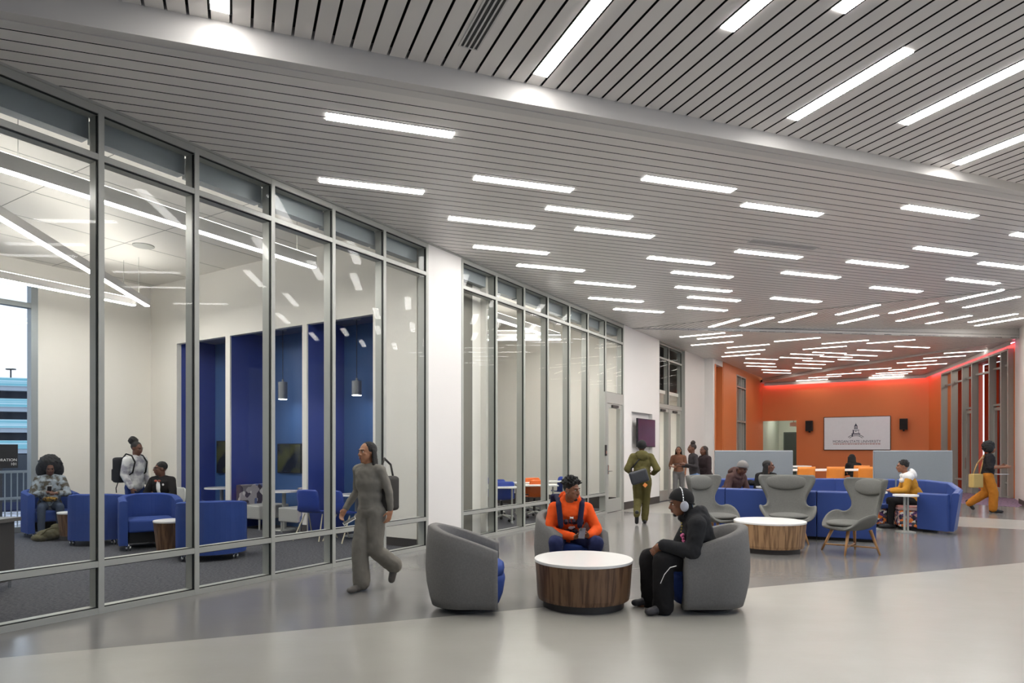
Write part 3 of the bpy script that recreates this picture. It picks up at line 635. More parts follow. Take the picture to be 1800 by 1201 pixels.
def tr(xa0, xa1, ya, xb0, xb1, yb): hexa(bm, [(X+xa0, ya, z0), (X+xa1, ya, z0), (X+xb1, yb, z0), (X+xb0, yb, z0), (X+xa0, ya, z1), (X+xa1, ya, z1), (X+xb1, yb, z1), (X+xb0, yb, z1)])
tr(-.006, .006, .38, -.002, .002, .45); tr(-.055, .055, .31, -.012, .012, .39); tr(-.06, -.03, .2, -.055, -.03, .3); tr(.03, .06, .2, .03, .055, .3); tr(-.01, .012, .2, -.01, .012, .29)
tr(-.07, .07, .3, -.06, .06, .315); tr(-.09, .09, .18, -.06, .06, .2); tr(-.13, .13, .12, -.12, .12, .14); tr(-.12, -.07, .0, -.11, -.07, .12); tr(.09, .11, .0, .09, .1, .12); tr(-.03, .03, .07, -.02, .02, .1)
tr(-.17, .17, -.03, -.15, .15, 0); tr(-.16, -.11, -.14, -.15, -.11, -.03); tr(.13, .15, -.1, .13, .14, -.03)
for r in (.30, .36):
    for k in range(14):
        a0, a1 = math.radians(40+k*100/14), math.radians(40+(k+1)*100/14)
        hexa(bm, [(X+(r+d)*math.cos(a), -.38+(r+d)*.9*math.sin(a), z) for z in (z0, z1) for a, d in ((a0, 0), (a1, 0), (a1, .022), (a0, .022))])
obj('tower_emblem', bm, MI, scr)
def wspeaker(x, label):
    t = empty('wall_speaker', M=FB @ Matrix.Translation((x, 2.55, 0)), label=label, cat='speaker', group=None)
    obj('cabinet', bx(-.14, .14, -.22, .22, .06, .3), M_DARK, t, bevel=.01); obj('bracket', bx(-.03, .03, -.28, -.05, 0, .16), M_DARK, t); obj('grille', bx(-.125, .125, -.2, .2, .3, .306), mat('speaker_mesh', (30, 28, 30), .8), t)
wspeaker(2.275, 'black speaker on the orange wall left of the large screen'); wspeaker(5.745, 'black speaker on the orange wall right of the large screen')
t = empty('wall_television', M=FW @ Matrix.Translation(((S(17.2)+S(18.3))/2, 0, 1.97)), label='dark purple television in the white wall recess behind the running person', cat='television')
obj('casing', bx(-.66, .66, -.07, -.02, -.38, .38), M_DARK, t, bevel=.006); obj('mount', bx(-.3, .3, -.02, .11, -.2, .2), M_DARK, t)
obj('screen', bx(-.64, .64, -.074, -.07, -.36, .36), mat('purple_screen', (50, 38, 62), .2, c2=(76, 48, 78), scale=1.2, stretch=(2, 1, 1), emit=(60, 40, 70), est=.1), t)
def nmon(pxa, pxb, py0, py1, label, name='wall_monitor'):
    s = 12.6; c = [(v-900)/F for v in (pxa, pxb)]; q = [to_l((k*(s-7.557*.5319)/(k*.5319+.8468), (s-7.557*.5319)/(k*.5319+.8468), 0)).y for k in c]
    Y = lw(s, sum(q)/2).y; z0, z1 = EYE-(py1-HZ)/F*Y, EYE-(py0-HZ)/F*Y; ya, yb = min(q), max(q)
    t = empty(name, M=FW @ Matrix.Translation((12.64, (ya+yb)/2, (z0+z1)/2)), label=label, cat='monitor'); w2, h2 = (yb-ya)/2, (z1-z0)/2
    obj('casing', bx(-.05, 0, -w2, w2, -h2, h2), M_DARK, t, bevel=.005); obj('screen', bx(-.054, -.05, -w2+.02, w2-.02, -h2+.02, h2-.02), mat('olive_reflection_screen', (72, 74, 40), .15, c2=(30, 34, 40), scale=2), t)  # olive patches imitate a reflection on the dark screen
nmon(488, 530, 780, 832, 'dark monitor with a painted olive reflection on the middle blue niche wall'); nmon(381, 398, 775, 832, 'dark monitor at the edge of the leftmost blue niche')

# ------------------------------------------------------------ furniture builders
def ushell(cx, Rr, front, th, prof, n=28, straight=8, rnd=.5, bulge=None, z0=.04):
    """U shaped upholstered shell, open towards +x; prof(t) is the top height, t=0 at the back, 1 at the arm fronts"""
    path = []
    for i in range(straight): path.append((front-(front-cx)*i/straight, -Rr, 1-.42*i/straight, 0, -1))
    for i in range(n+1):
        a = -math.pi/2-math.pi*i/n; path.append((cx+Rr*math.cos(a), Rr*math.sin(a), .58*abs(1-2*i/n), math.cos(a), math.sin(a)))
    for i in range(1, straight+1): path.append((cx+(front-cx)*i/straight, Rr, .58+.42*i/straight, 0, 1))
    secs = []
    for x, y, t, nx, ny in path:
        H = prof(t); sec = []
        bl = bulge or (lambda u: 0)
        for u in (0, .12, .3, .5, .7, .85): z = z0+(H-z0-th*.3)*u; o = th/2+bl(u); sec.append((x+nx*o, y+ny*o, z))
        for a in (20, 55, 90, 125, 160): sec.append((x+nx*(th/2*math.cos(math.radians(a))+bl(1)*.9), y+ny*(th/2*math.cos(math.radians(a))+bl(1)*.9), H-th*.3+th*.3*math.sin(math.radians(a))))
        for u in (.85, .7, .5, .3, .12, 0): z = z0+(H-z0-th*.3)*u; sec.append((x-nx*(th/2-bl(u)*.9), y-ny*(th/2-bl(u)*.9), z))
        secs.append(sec)
    return loft(B(), secs)
def rbox(x0, x1, y0, y1, z0, z1, r=.04, crown=0):
    bm = bx(x0, x1, y0, y1, z0, z1); bmesh.ops.bevel(bm, geom=bm.edges[:], offset=r, segments=4, profile=.6, affect='EDGES')
    return bm
def tub_chair(label):
    t = empty('tub_chair', label=label, cat='armchair', group='grey tub chairs around the near table')
    pr = lambda t: .80-.215*(max(0, t-.12)/.88)**1.25
    bl = lambda u: -.062*(1-min(1, u/.45))**1.6-.022*max(0, u-.6)/.4
    obj('shell', ushell(-.02, .325, .30, .10, pr, bulge=bl, z0=.05), M_GREYF, t, smooth=True)
    bm = B(); ol = []
    for z, s in ((.07, .86), (.16, .95), (.28, 1.0), (.335, .97)):
        ol.append([((-.02 if i > 18 else -.02)+ (.345*s*math.cos(2*math.pi*i/36) if math.cos(2*math.pi*i/36) < 0 else .385*s*min(1, abs(math.cos(2*math.pi*i/36))**.55)), .285*s*math.copysign(abs(math.sin(2*math.pi*i/36))**.6, math.sin(2*math.pi*i/36)), z) for i in range(36)])
    loft(bm, ol); obj('seat_base', bm, M_BLUEF, t, smooth=True)
    bm = B(); ol = []
    for z, s in ((.335, .94), (.345, .99), (.38, 1.01), (.42, .99), (.445, .9), (.45, .6)):
        ol.append([(-.02+(.34*s*math.cos(2*math.pi*i/36) if math.cos(2*math.pi*i/36) < 0 else .375*s*min(1, abs(math.cos(2*math.pi*i/36))**.55)), .275*s*math.copysign(abs(math.sin(2*math.pi*i/36))**.6, math.sin(2*math.pi*i/36)), z) for i in range(36)])
    loft(bm, ol); obj('seat_cushion', bm, M_BLUEF, t, smooth=True)
    obj('swivel_base', lathe(B(), [(.24, 0), (.24, .02), (.2, .03), (.2, .07)], 32), M_DARK, t); return t
def drum_table(label, R, H, mw, M, cat='coffee table', group=None, plinth=.075, taper=.92):
    t = empty('drum_table', M, 0, label, cat, group)
    obj('plinth', lathe(B(), [(R*.82, 0), (R*.82, plinth)], 64), M_DGREY, t)
    obj('drum', lathe(B(), [(R*taper, plinth), (R*(taper+.02), plinth+.04), (R*.985, H-.028)], 72), mw, t, smooth=False)
    obj('top', lathe(B(), [(R-.006, H-.028), (R, H-.024), (R, H-.004), (R-.004, H)], 72), M_WHITE, t); return t
a = tub_chair('grey tub chair left of the near table, empty, blue seat facing right'); a.location = (-.43, 6.25, 0)
b = copy_tree(a); b.location = (.64, 7.55, 0); b.rotation_euler.z = math.radians(-60); b['label'] = 'grey tub chair behind the near table, under the person in orange'
c = copy_tree(a); c.location = (1.86, 6.25, 0); c.rotation_euler.z = math.pi; c['label'] = 'grey tub chair right of the near table, under the person in black'
drum_table('round walnut drum table with white top between the grey tub chairs', .476, .454, M_WALNUT, (.694, 6.36, 0), group=None)
drum_table('larger round oak drum table with white top before the wing chairs', .512, .454, M_OAKV, (3.85, 9.78, 0))

def wing_chair(label):
    t = empty('wing_chair', label=label, cat='wing chair', group='grey wing chairs')
    rows = [(.33, .375, .26, -.06, .0), (.27, .36, .35, -.03, .05), (.16, .355, .40, 0, .17), (.02, .355, .43, 0, .245), (-.10, .37, .425, .02, .235), (-.19, .43, .385, .09, .15), (-.235, .54, .31, .10, .04), (-.265, .66, .285, .05, .0), (-.30, .79, .335, .09, .0), (-.33, .91, .40, .16, .0), (-.355, 1.0, .435, .20, .0), (-.37, 1.065, .43, .20, .01), (-.375, 1.09, .40, .17, -.005)]
    G = []; bm = B(); nu = 14
    for y, z, wd, fw, up in rows:
        r = []
        for i in range(nu+1):
            u = -1+2*i/nu; k = abs(u)**2.6
            r.append(bm.verts.new((wd*math.sin(u*1.35)/math.sin(1.35), y+fw*k, z+up*k)))
        G.append(r)
    for r0, r1 in zip(G, G[1:]):
        for i in range(nu): bm.faces.new((r0[i], r0[i+1], r1[i+1], r1[i]))
    o = obj('shell', bm, M_GREYF2, t, smooth=True); so = o.modifiers.new('thick', 'SOLIDIFY'); so.thickness = .055; so.offset = 0
    s = o.modifiers.new('sub', 'SUBSURF'); s.levels = 1; s.render_levels = 1
    bm = B(); ell(bm, (0, .06, .43), (.31, .28, .055), sub=3); obj('seat_cushion', bm, M_GREYF2, t, smooth=True)
    bm = B(); ell(bm, (0, -.285, .965), (.365, .042, .125), Euler((.2, 0, 0)).to_matrix(), sub=3); obj('head_cushion', bm, M_GREYF2, t, smooth=True)
    for sx_ in (-1, 1):
        for sy in (-1, 1):
            bm = B(); cyl(bm, (sx_*.28, .02+sy*.27, 0), (sx_*.18, .0+sy*.17, .35), .013, .026, 12); obj('leg', bm, M_OAK, t, smooth=True)
    for e in (-1, 1):
        bm = B(); a, b = Vector((.255, .02+e*.245, .1)), Vector((-.255, .02-e*.245, .1)); cyl(bm, a, b, .012, .012, 8); obj('stretcher', bm, M_OAK, t)
    return t
def face(o, x, y, hx, hy):   # local +y looks along (hx,hy)
    o.location = (x, y, 0); o.rotation_euler.z = math.atan2(-hx, hy)
w1 = wing_chair('grey wing chair facing left, right of the oak table'); face(w1, 4.98, 9.6, -1, -.12)
w2 = copy_tree(w1); face(w2, 4.53, 10.75, -.3, -.95); w2['label'] = 'grey wing chair directly behind the oak table, facing forward'
w3 = copy_tree(w1); face(w3, 3.32, 10.7, .62, -.78); w3['label'] = 'grey wing chair left of the oak table, partly behind the person in black'

def wallpath(name, pts, z0, tops, th, m, parent, lean=0, seams=False, **k):
    """upholstered panel following pts; lean pushes the top to the right of the path"""
    secs = []; n = len(pts)
    for i, p in enumerate(pts):
        a = Vector(pts[max(0, i-1)]); b = Vector(pts[min(n-1, i+1)]); d = (b-a).normalized(); nn = Vector((d.y, -d.x)); T = tops[i] if hasattr(tops, '__len__') else tops
        h = th/2; p = Vector(p); q = p+nn*lean
        s = [(p-nn*h, z0), (p+nn*h, z0), (q+nn*h, T-.02), (q+nn*h*.5, T), (q-nn*h*.5, T), (q-nn*h, T-.02)]
        secs.append([(v.x, v.y, z) for v, z in s])
    return obj(name, loft(B(), secs), m, parent, smooth=False, **k)
M_PAT = facets('patterned_fabric', [(40, 44, 92), (226, 222, 214), (222, 122, 52), (92, 60, 110), (60, 64, 70), (198, 150, 150), (30, 34, 60)], 19)
M_PAT2 = facets('triangle_fabric', [(214, 210, 206), (120, 116, 122), (70, 62, 78), (170, 164, 166), (96, 108, 150)], 7)
M_SCR = mat('grey_felt_screen', (142, 147, 150), .9, var=.05, scale=60, bump=.1, bscale=300)
# front bench
def bench(name, pts, label, top, seat_side, ends=True):
    t = empty(name, label=label, cat='bench seat')
    for i, (p, q) in enumerate(zip(pts, pts[1:])):
        p = Vector(p); q = Vector(q); d = (q-p).normalized(); q2 = q-d*.008
        wallpath('back_panel', [p, q2], .05, top, .12, M_BLUEV, t, bevel=.012)
        n = Vector((d.y, -d.x))*seat_side
        bm = B(); prism(bm, [tuple(v) for v in (p+n*.08, q2+n*.08, q2+n*.62, p+n*.62)], .36, .46); obj('seat_cushion', bm, M_BLUEV, t, bevel=.03)
        bm = B(); prism(bm, [tuple(v) for v in (p+n*.07, q2+n*.07, q2+n*.58, p+n*.58)], .05, .355); obj('seat_base', bm, M_PAT, t, bevel=.03)
        bm = B(); prism(bm, [tuple(v) for v in (p+n*.0, q2+n*.0, q2+n*.5, p+n*.5)], 0, .05); obj('plinth', bm, M_DARK, t)
    return t
bench('booth_bench', [(3.5, 12.12), (3.88, 11.85), (4.66, 11.32), (5.14, 11.02), (5.92, 10.62)], 'long curved blue bench with its plain back to the wing chairs', .82, -1)
rb = bench('booth_bench', [(7.75, 13.25), (6.7, 13.6), (5.8, 13.7), (4.9, 13.7), (4.1, 13.4)], 'blue back bench with seams under the left grey screen', .92, -1)
# right booth end
t = empty('booth_bench', label='curved blue booth end on the right with patterned seat base', cat='bench seat')
pp = [(7.75, 13.2), (8.1, 12.85), (8.22, 12.4), (8.08, 11.98), (7.8, 11.66)]
wallpath('back_panel', pp, .05, [.92, .92, .89, .80, .74], .12, M_BLUEV, t, lean=-.09, bevel=.01)
wallpath('arm_panel', [(7.53, 12.12), (7.77, 11.64)], .05, .72, .10, M_BLUEV, t, bevel=.012)
bm = B(); prism(bm, [(7.30, 12.35), (7.58, 12.05), (7.78, 12.0), (7.98, 12.35), (7.9, 12.8), (7.55, 13.0)], .06, .37); obj('seat_base', bm, M_PAT, t, bevel=.03)
bm = B(); prism(bm, [(7.28, 12.35), (7.55, 12.08), (7.78, 12.0), (7.98, 12.35), (7.9, 12.8), (7.52, 13.0)], .375, .46); obj('seat_cushion', bm, mat('striped_pale_fabric', (206, 180, 176), .8, c2=(150, 96, 90), scale=1, stretch=(1, 1, 30)), t, bevel=.03)
bm = B(); prism(bm, [(7.38, 12.4), (7.6, 12.1), (7.9, 12.1), (8.0, 12.5), (7.6, 13.0)], 0, .06); obj('plinth', bm, M_DARK, t)
t = empty('booth_bench', label='low patterned bench end tucked behind the seated person in white and mustard', cat='bench seat')
bm = B(); prism(bm, [(7.05, 12.95), (7.4, 12.85), (7.45, 13.1), (7.1, 13.15)], .04, .40); obj('seat_base', bm, M_PAT, t, bevel=.02); bm = B(); prism(bm, [(7.05, 12.95), (7.4, 12.85), (7.45, 13.1), (7.1, 13.15)], .41, .46); obj('seat_cushion', bm, M_BLUEV, t, bevel=.015)
def screen(pts, label, z0, lean=0):
    t = empty('privacy_screen', label=label, cat='privacy screen'); wallpath('panel', pts, z0, 1.5, .05, M_SCR, t, lean=lean, bevel=.006)
    for p in (pts[0], pts[-1]): obj('foot', bx(p[0]-.03, p[0]+.03, p[1]-.03, p[1]+.03, 0, z0), M_ALU, t)
screen([(4.32, 13.95), (5.98, 13.95)], 'grey felt screen behind the two seated people on the left', .5)
screen([(7.52, 13.62), (9.0, 13.38)], 'grey felt screen behind the person in white and mustard', .5, .0)
def small_table(x, y, h, r, label, legs=((0, 0),)):
    t = empty('side_table', (x, y, 0), 0, label, 'side table'); obj('top', lathe(B(), [(r, h-.03), (r, h)], 40), M_WHITE, t)
    for dx, dy in legs:
        bm = B(); cyl(bm, (dx, dy, .02), (dx, dy, h-.03), .02); obj('leg', bm, M_ALU, t)
    obj('base', bx(-.12, .12, -.12, .12, 0, .02), M_ALU, t)
small_table(7.22, 12.0, .69, .21, 'small white table on a double silver post beside the booth end', ((-.02, 0), (.045, .01)))
small_table(5.02, 12.75, .80, .25, 'small white table between the two seated people on the left')
small_table(6.85, 12.45, .72, .26, 'white table under the forearms of the person in white and mustard')

# bar height tables and orange chairs near the back wall
def orange_chair(x, y, rz, label):
    t = empty('high_chair', (x, y, 0), rz, label, 'high chair', 'orange high chairs at the white counter'); mo = mat('orange_plastic', (226, 132, 44), .4)
    secs = []
    bm = B(); G = []
    for z, yy in ((.66, -.20), (.72, -.22), (.85, -.235), (1.0, -.25), (1.08, -.26)):
        G.append([(-.23+.46*i/8, yy-.04*math.cos((i-4)/4*1.4)+.04, z) for i in range(9)])
    R = [[bm.verts.new(p) for p in r] for r in G]
    for a, b in zip(R, R[1:]):
        for i in range(8): bm.faces.new((a[i], a[i+1], b[i+1], b[i]))
    o = obj('backrest', bm, mo, t, smooth=True); s = o.modifiers.new('thick', 'SOLIDIFY'); s.thickness = .018
    obj('seat', rbox(-.22, .22, -.2, .2, .64, .67, .012), mo, t)
    for a in (-1, 1):
        for b in (-1, 1):
            bm = B(); cyl(bm, (a*.23, b*.22, 0), (a*.17, b*.16, .64), .012); obj('leg', bm, M_ALU, t)
    bm = B(); tube(bm, [(-.21, -.2, .25), (.21, -.2, .25), (.21, .2, .25), (-.21, .2, .25), (-.21, -.2, .25)], .008); obj('footrest', bm, M_ALU, t)
for px, lb in ((1411, 'orange high chair at the counter, leftmost and half behind the screen'), (1462, 'orange high chair at the counter, middle one below the big screen'), (1517, 'orange high chair at the counter, right one before the dark haired person')):
    orange_chair((px-900)/F*17.0, 17.0, 0, lb)
def counter(x0, x1, y, label, z=1.0):
    t = empty('counter_table', ((x0+x1)/2, y, 0), 0, label, 'high table'); w2 = (x1-x0)/2
    obj('top', bx(-w2, w2, -.3, .3, z-.05, z), M_WHITE, t, bevel=.008)
    for e in (-1, 1):
        bm = B(); cyl(bm, (e*(w2-.3), 0, .02), (e*(w2-.3), 0, z-.05), .04); obj('leg', bm, M_ALU, t); obj('foot', bx(e*(w2-.3)-.2, e*(w2-.3)+.2, -.25, .25, 0, .02), M_ALU, t)
counter(7.0, 8.35, 17.6, 'white high counter table behind the left orange chairs'); counter(8.42, 9.75, 17.65, 'white high counter table behind the right orange chairs')
counter(8.2, 9.3, 20.6, 'white high table farther back near the corridor opening', 1.02)

# ------------------------------------------------------------ meeting room furniture
def cube_chair(label):
    t = empty('lounge_chair', label=label, cat='armchair', group='blue tub armchairs on castors')
    pr = lambda t: .82-.07*max(0, t-.2)/.8
    obj('shell', ushell(-.08, .33, .36, .10, pr, n=20, z0=.09), M_BLUEF, t, smooth=False)
    obj('seat_cushion', rbox(-.3, .35, -.28, .28, .27, .46, .04), M_BLUEF, t, smooth=True)
    obj('seat_base', bx(-.25, .2, -.26, .26, .1, .27), M_DARK, t)
    for a in (-.27, .30):
        for b in (-.27, .27):
            bm = B(); ell(bm, (a, b-.02, .042), (.042, .015, .042)); ell(bm, (a, b+.02, .042), (.042, .015, .042)); cyl(bm, (a, b, .05), (a, b, .1), .012); obj('castor', bm, M_CHROME, t, smooth=True)
    return t
def put(o, x, y, hx, hy): o.location = (x, y, 0); o.rotation_euler.z = math.atan2(hy, hx)
k1 = cube_chair('blue armchair on castors under the seated person with big curly hair'); put(k1, -8.18, 11.55, .75, -.66)
k2 = copy_tree(k1); put(k2, -6.68, 10.62, -.2, .98); k2['label'] = 'blue armchair on castors with its back to the glass, left of centre'
k3 = copy_tree(k1); put(k3, -5.62, 10.15, .55, -.83); k3['label'] = 'empty blue armchair on castors opening toward the glass'
k4 = copy_tree(k1); put(k4, -4.22, 9.2, -.35, .94); k4['label'] = 'blue armchair on castors with its back to the glass, nearest the hall'
k4.scale = (1, 1.18, 1); k3.scale = (1, 1.12, 1); k2.scale = (1, 1.1, 1)
drum_table('small walnut drum table beside the person with curly hair', .23, .47, M_WALNUT, (-7.38, 11.0, 0), 'side table', taper=.80)
drum_table('small walnut drum table between the two right blue armchairs', .24, .50, M_WALNUT, (-4.9, 9.42, 0), 'side table', taper=.80)
def plain_chair(label, mc, rz, x, y, castors=False, name='shell_chair', cat='chair', group=None, ml=None):
    t = empty(name, (x, y, 0), rz, label, cat, group); bm = B(); rows = [(.22, .44, .2), (.18, .46, .215), (0, .445, .22), (-.16, .455, .22), (-.205, .50, .215), (-.225, .60, .21), (-.245, .72, .215), (-.262, .82, .20), (-.266, .85, .16)]
    R = [[bm.verts.new((w_*math.sin(u*1.2)/math.sin(1.2), y_+(.03*abs(u)**2 if z_ > .5 else 0), z_+(.02*abs(u)**2 if z_ < .5 else 0))) for u in [-1+i/4 for i in range(9)]] for y_, z_, w_ in rows]
    for a, b in zip(R, R[1:]):
        for i in range(8): bm.faces.new((a[i], a[i+1], b[i+1], b[i]))
    o = obj('shell', bm, mc, t, smooth=True); s = o.modifiers.new('thick', 'SOLIDIFY'); s.thickness = .014
    if castors:
        bm = B(); cyl(bm, (0, 0, .12), (0, 0, .43), .03); obj('post', bm, M_DARK, t)
        for k in range(5):
            a = k*2*math.pi/5; bm = B(); cyl(bm, (0, 0, .13), (.27*math.cos(a), .27*math.sin(a), .09), .022, .014); obj('leg', bm, M_ALU, t)
            bm = B(); ell(bm, (.27*math.cos(a), .27*math.sin(a), .035), .035); obj('castor', bm, M_DARK, t, smooth=True)
    else:
        for a in (-1, 1):
            for b in (-1, 1):
                bm = B(); cyl(bm, (a*.25, b*.27, 0), (a*.17, b*.05, .43), .011); obj('leg', bm, ml or mat('beige_metal', (206, 196, 170), .4), t)
    return t
MB_ = mat('blue_plastic', (46, 70, 156), .35); MO_ = mat('orange_shell_plastic', (224, 104, 40), .3)
HN = heading(DW.x, DW.y)
def nloc(s, y): v = lw(s, y); return v.x, v.y
plain_chair('blue plastic chair in the niche nearest the glass, left of the pair', MB_, HN+.25, *nloc(11.62, 2.3))
plain_chair('blue plastic chair seen just left of the walking person in grey', MB_, HN-.1, *nloc(11.75, 1.72))
plain_chair('blue plastic chair at the leftmost niche table', MB_, HN-1.2, *nloc(11.72, 5.62))
def bench_unit(x, y, rz, label, back=True):
    t = empty('banquette', (x, y, 0), rz, label, 'bench seat'); mg = mat('pale_grey_vinyl', (176, 176, 172), .5)
    obj('seat', rbox(-.34, .34, -.3, .3, .2, .46, .03), mg, t)
    if back: obj('backrest', rbox(-.36, .36, .24, .38, .2, .84, .03), M_PAT2, t)
    for a in (-.3, .3):
        for b in (-.25, .25): bm = B(); cyl(bm, (a, b, 0), (a, b, .2), .014, .022); obj('leg', bm, mg, t)
x, y = nloc(12.2, 4.40); bench_unit(x, y, math.radians(57.87), 'pale grey banquette with triangle patterned back, left of the niche table')
x, y = nloc(12.2, 3.27); bench_unit(x, y, math.radians(237.87), 'pale grey banquette seat in the niche right of its table')
def ctable(x, y, r, h, label):
    t = empty('pedestal_table', (x, y, 0), 0, label, 'table'); obj('top', lathe(B(), [(r, h-.03), (r, h)], 32), M_WHITE, t); bm = B(); cyl(bm, (0, 0, .02), (0, 0, h-.03), .035); obj('post', bm, M_ALU, t); obj('base', lathe(B(), [(.22, 0), (.2, .02)], 24), M_ALU, t)
ctable(*nloc(12.2, 3.83), .27, .74, 'white pedestal table between the grey banquettes'); ctable(*nloc(12.28, 2.0), .30, .74, 'round white table between the blue plastic chairs'); ctable(*nloc(12.25, 5.83), .33, .74, 'white pedestal table in the leftmost niche')
t = empty('desk', (-5.62, 6.9, 0), 0, 'grey topped desk cut off at the left edge behind the glass', 'desk')
obj('top', bx(-.9, .22, -.3, .3, .73, .77), mat('desk_top_grey', (96, 92, 88), .5), t); obj('side_panel', bx(.1, .16, -.28, .28, .08, .73), M_DGREY, t); obj('side_panel', bx(-.85, -.79, -.28, .28, .08, .73), M_DGREY, t)
for a in (-.82, .13):
    for b in (-.25, .25): bm = B(); cyl(bm, (a, b, 0), (a, b, .08), .015); obj('foot', bm, M_CHROME, t)
# classroom chairs and desks
def cdesk(x, y, rz, L, label):
    t = empty('classroom_table', (x, y, 0), rz, label, 'table'); obj('top', bx(-L/2, L/2, -.25, .25, .72, .75), M_WHITE, t, bevel=.006)
    for e in (-1, 1): bm = B(); cyl(bm, (e*(L/2-.1), 0, 0), (e*(L/2-.1), 0, .72), .02); obj('leg', bm, M_ALU, t); obj('foot', bx(e*(L/2-.1)-.02, e*(L/2-.1)+.02, -.25, .25, 0, .03), M_ALU, t)
for (x, y, mcl, lb) in ((-.22, 13.9, MB_, 'blue swivel chair nearest the glass in the classroom'), (-.42, 14.9, MB_, 'blue swivel chair in the middle of the classroom blue row'), (-.68, 15.9, MB_, 'blue swivel chair farthest back in the classroom blue row'), (.50, 14.7, MO_, 'orange swivel chair nearer the classroom glass'), (.40, 15.8, MO_, 'orange swivel chair behind the other orange one'), (1.26, 16.6, MB_, 'blue swivel chair beside the head of the person in orange')):
    plain_chair(lb, mcl, .35, x, y, True, 'swivel_chair', 'swivel chair')
cdesk(-.35, 13.55, .05, .9, 'white classroom table in front of the blue swivel chairs'); cdesk(-.6, 14.55, .05, .9, 'white classroom table behind the first blue swivel chair')
cdesk(.55, 14.35, .05, .9, 'white classroom table in front of the orange swivel chairs'); cdesk(.4, 15.4, .05, .8, 'white classroom table between the two orange swivel chairs'); cdesk(1.15, 16.2, .05, .9, 'white classroom table beside the rightmost blue swivel chair')

# ------------------------------------------------------------ people
CL = bpy.data.textures.new('cloth_folds', 'CLOUDS'); CL.noise_scale = .09
CL2 = bpy.data.textures.new('hair_tufts', 'CLOUDS'); CL2.noise_scale = .022
def remesh(o, vox, disp=0, tex=None, smooth=2):
    r = o.modifiers.new('remesh', 'REMESH'); r.mode = 'VOXEL'; r.voxel_size = vox; r.use_smooth_shade = True
    if smooth:
        s = o.modifiers.new('smooth', 'SMOOTH'); s.factor = .5; s.iterations = smooth
    if disp:
        d = o.modifiers.new('folds', 'DISPLACE'); d.texture = tex or CL; d.strength = disp; d.mid_level = .5
    return o
def hand(bm, w, d, n, side, curl=.6, sc=1.0):
    """hand from wrist w, fingers along d, palm facing n; side=+1 puts the thumb toward d x n"""
    d = Vector(d).normalized(); n = Vector(n); n = (n-n.dot(d)*d).normalized(); x = d.cross(n)*side; w = Vector(w)
    c = w+d*.045*sc
    R = Matrix((x, d, n)).transposed()
    ell(bm, c, (.039*sc, .052*sc, .017*sc), R); cap(bm, w-d*.03, w+d*.03, .026*sc, .029*sc)
    for i, (off, L) in enumerate(((.028, .072), (.010, .080), (-.009, .074), (-.027, .058))):
        a = w+d*.085*sc+x*off*sc; k = curl*(1+.12*i)
        d1 = (d*math.cos(k*.6)+n*math.sin(k*.6)); d2 = (d*math.cos(k*1.5)+n*math.sin(k*1.5)); d3 = (d*math.cos(k*2.2)+n*math.sin(k*2.2))
        b = a+d1*L*.45*sc; e = b+d2*L*.33*sc; g = e+d3*L*.22*sc
        cap(bm, a-d*.02, a, .0095*sc, .009*sc, 1, 8); cap(bm, a, b, .009*sc, .0085*sc, 1, 8); cap(bm, b, e, .0085*sc, .008*sc, 1, 8); cap(bm, e, g, .008*sc, .007*sc, 1, 8)
    a = w+d*.03*sc+x*.033*sc; b = a+(x*.6+d*.65+n*.35).normalized()*.035*sc; e = b+(x*.2+d*.85+n*.5).normalized()*.03*sc
    cap(bm, a-x*.015, a, .013*sc, .012*sc, 1, 8); cap(bm, a, b, .012*sc, .0105*sc, 1, 8); cap(bm, b, e, .0105*sc, .0085*sc, 1, 8)
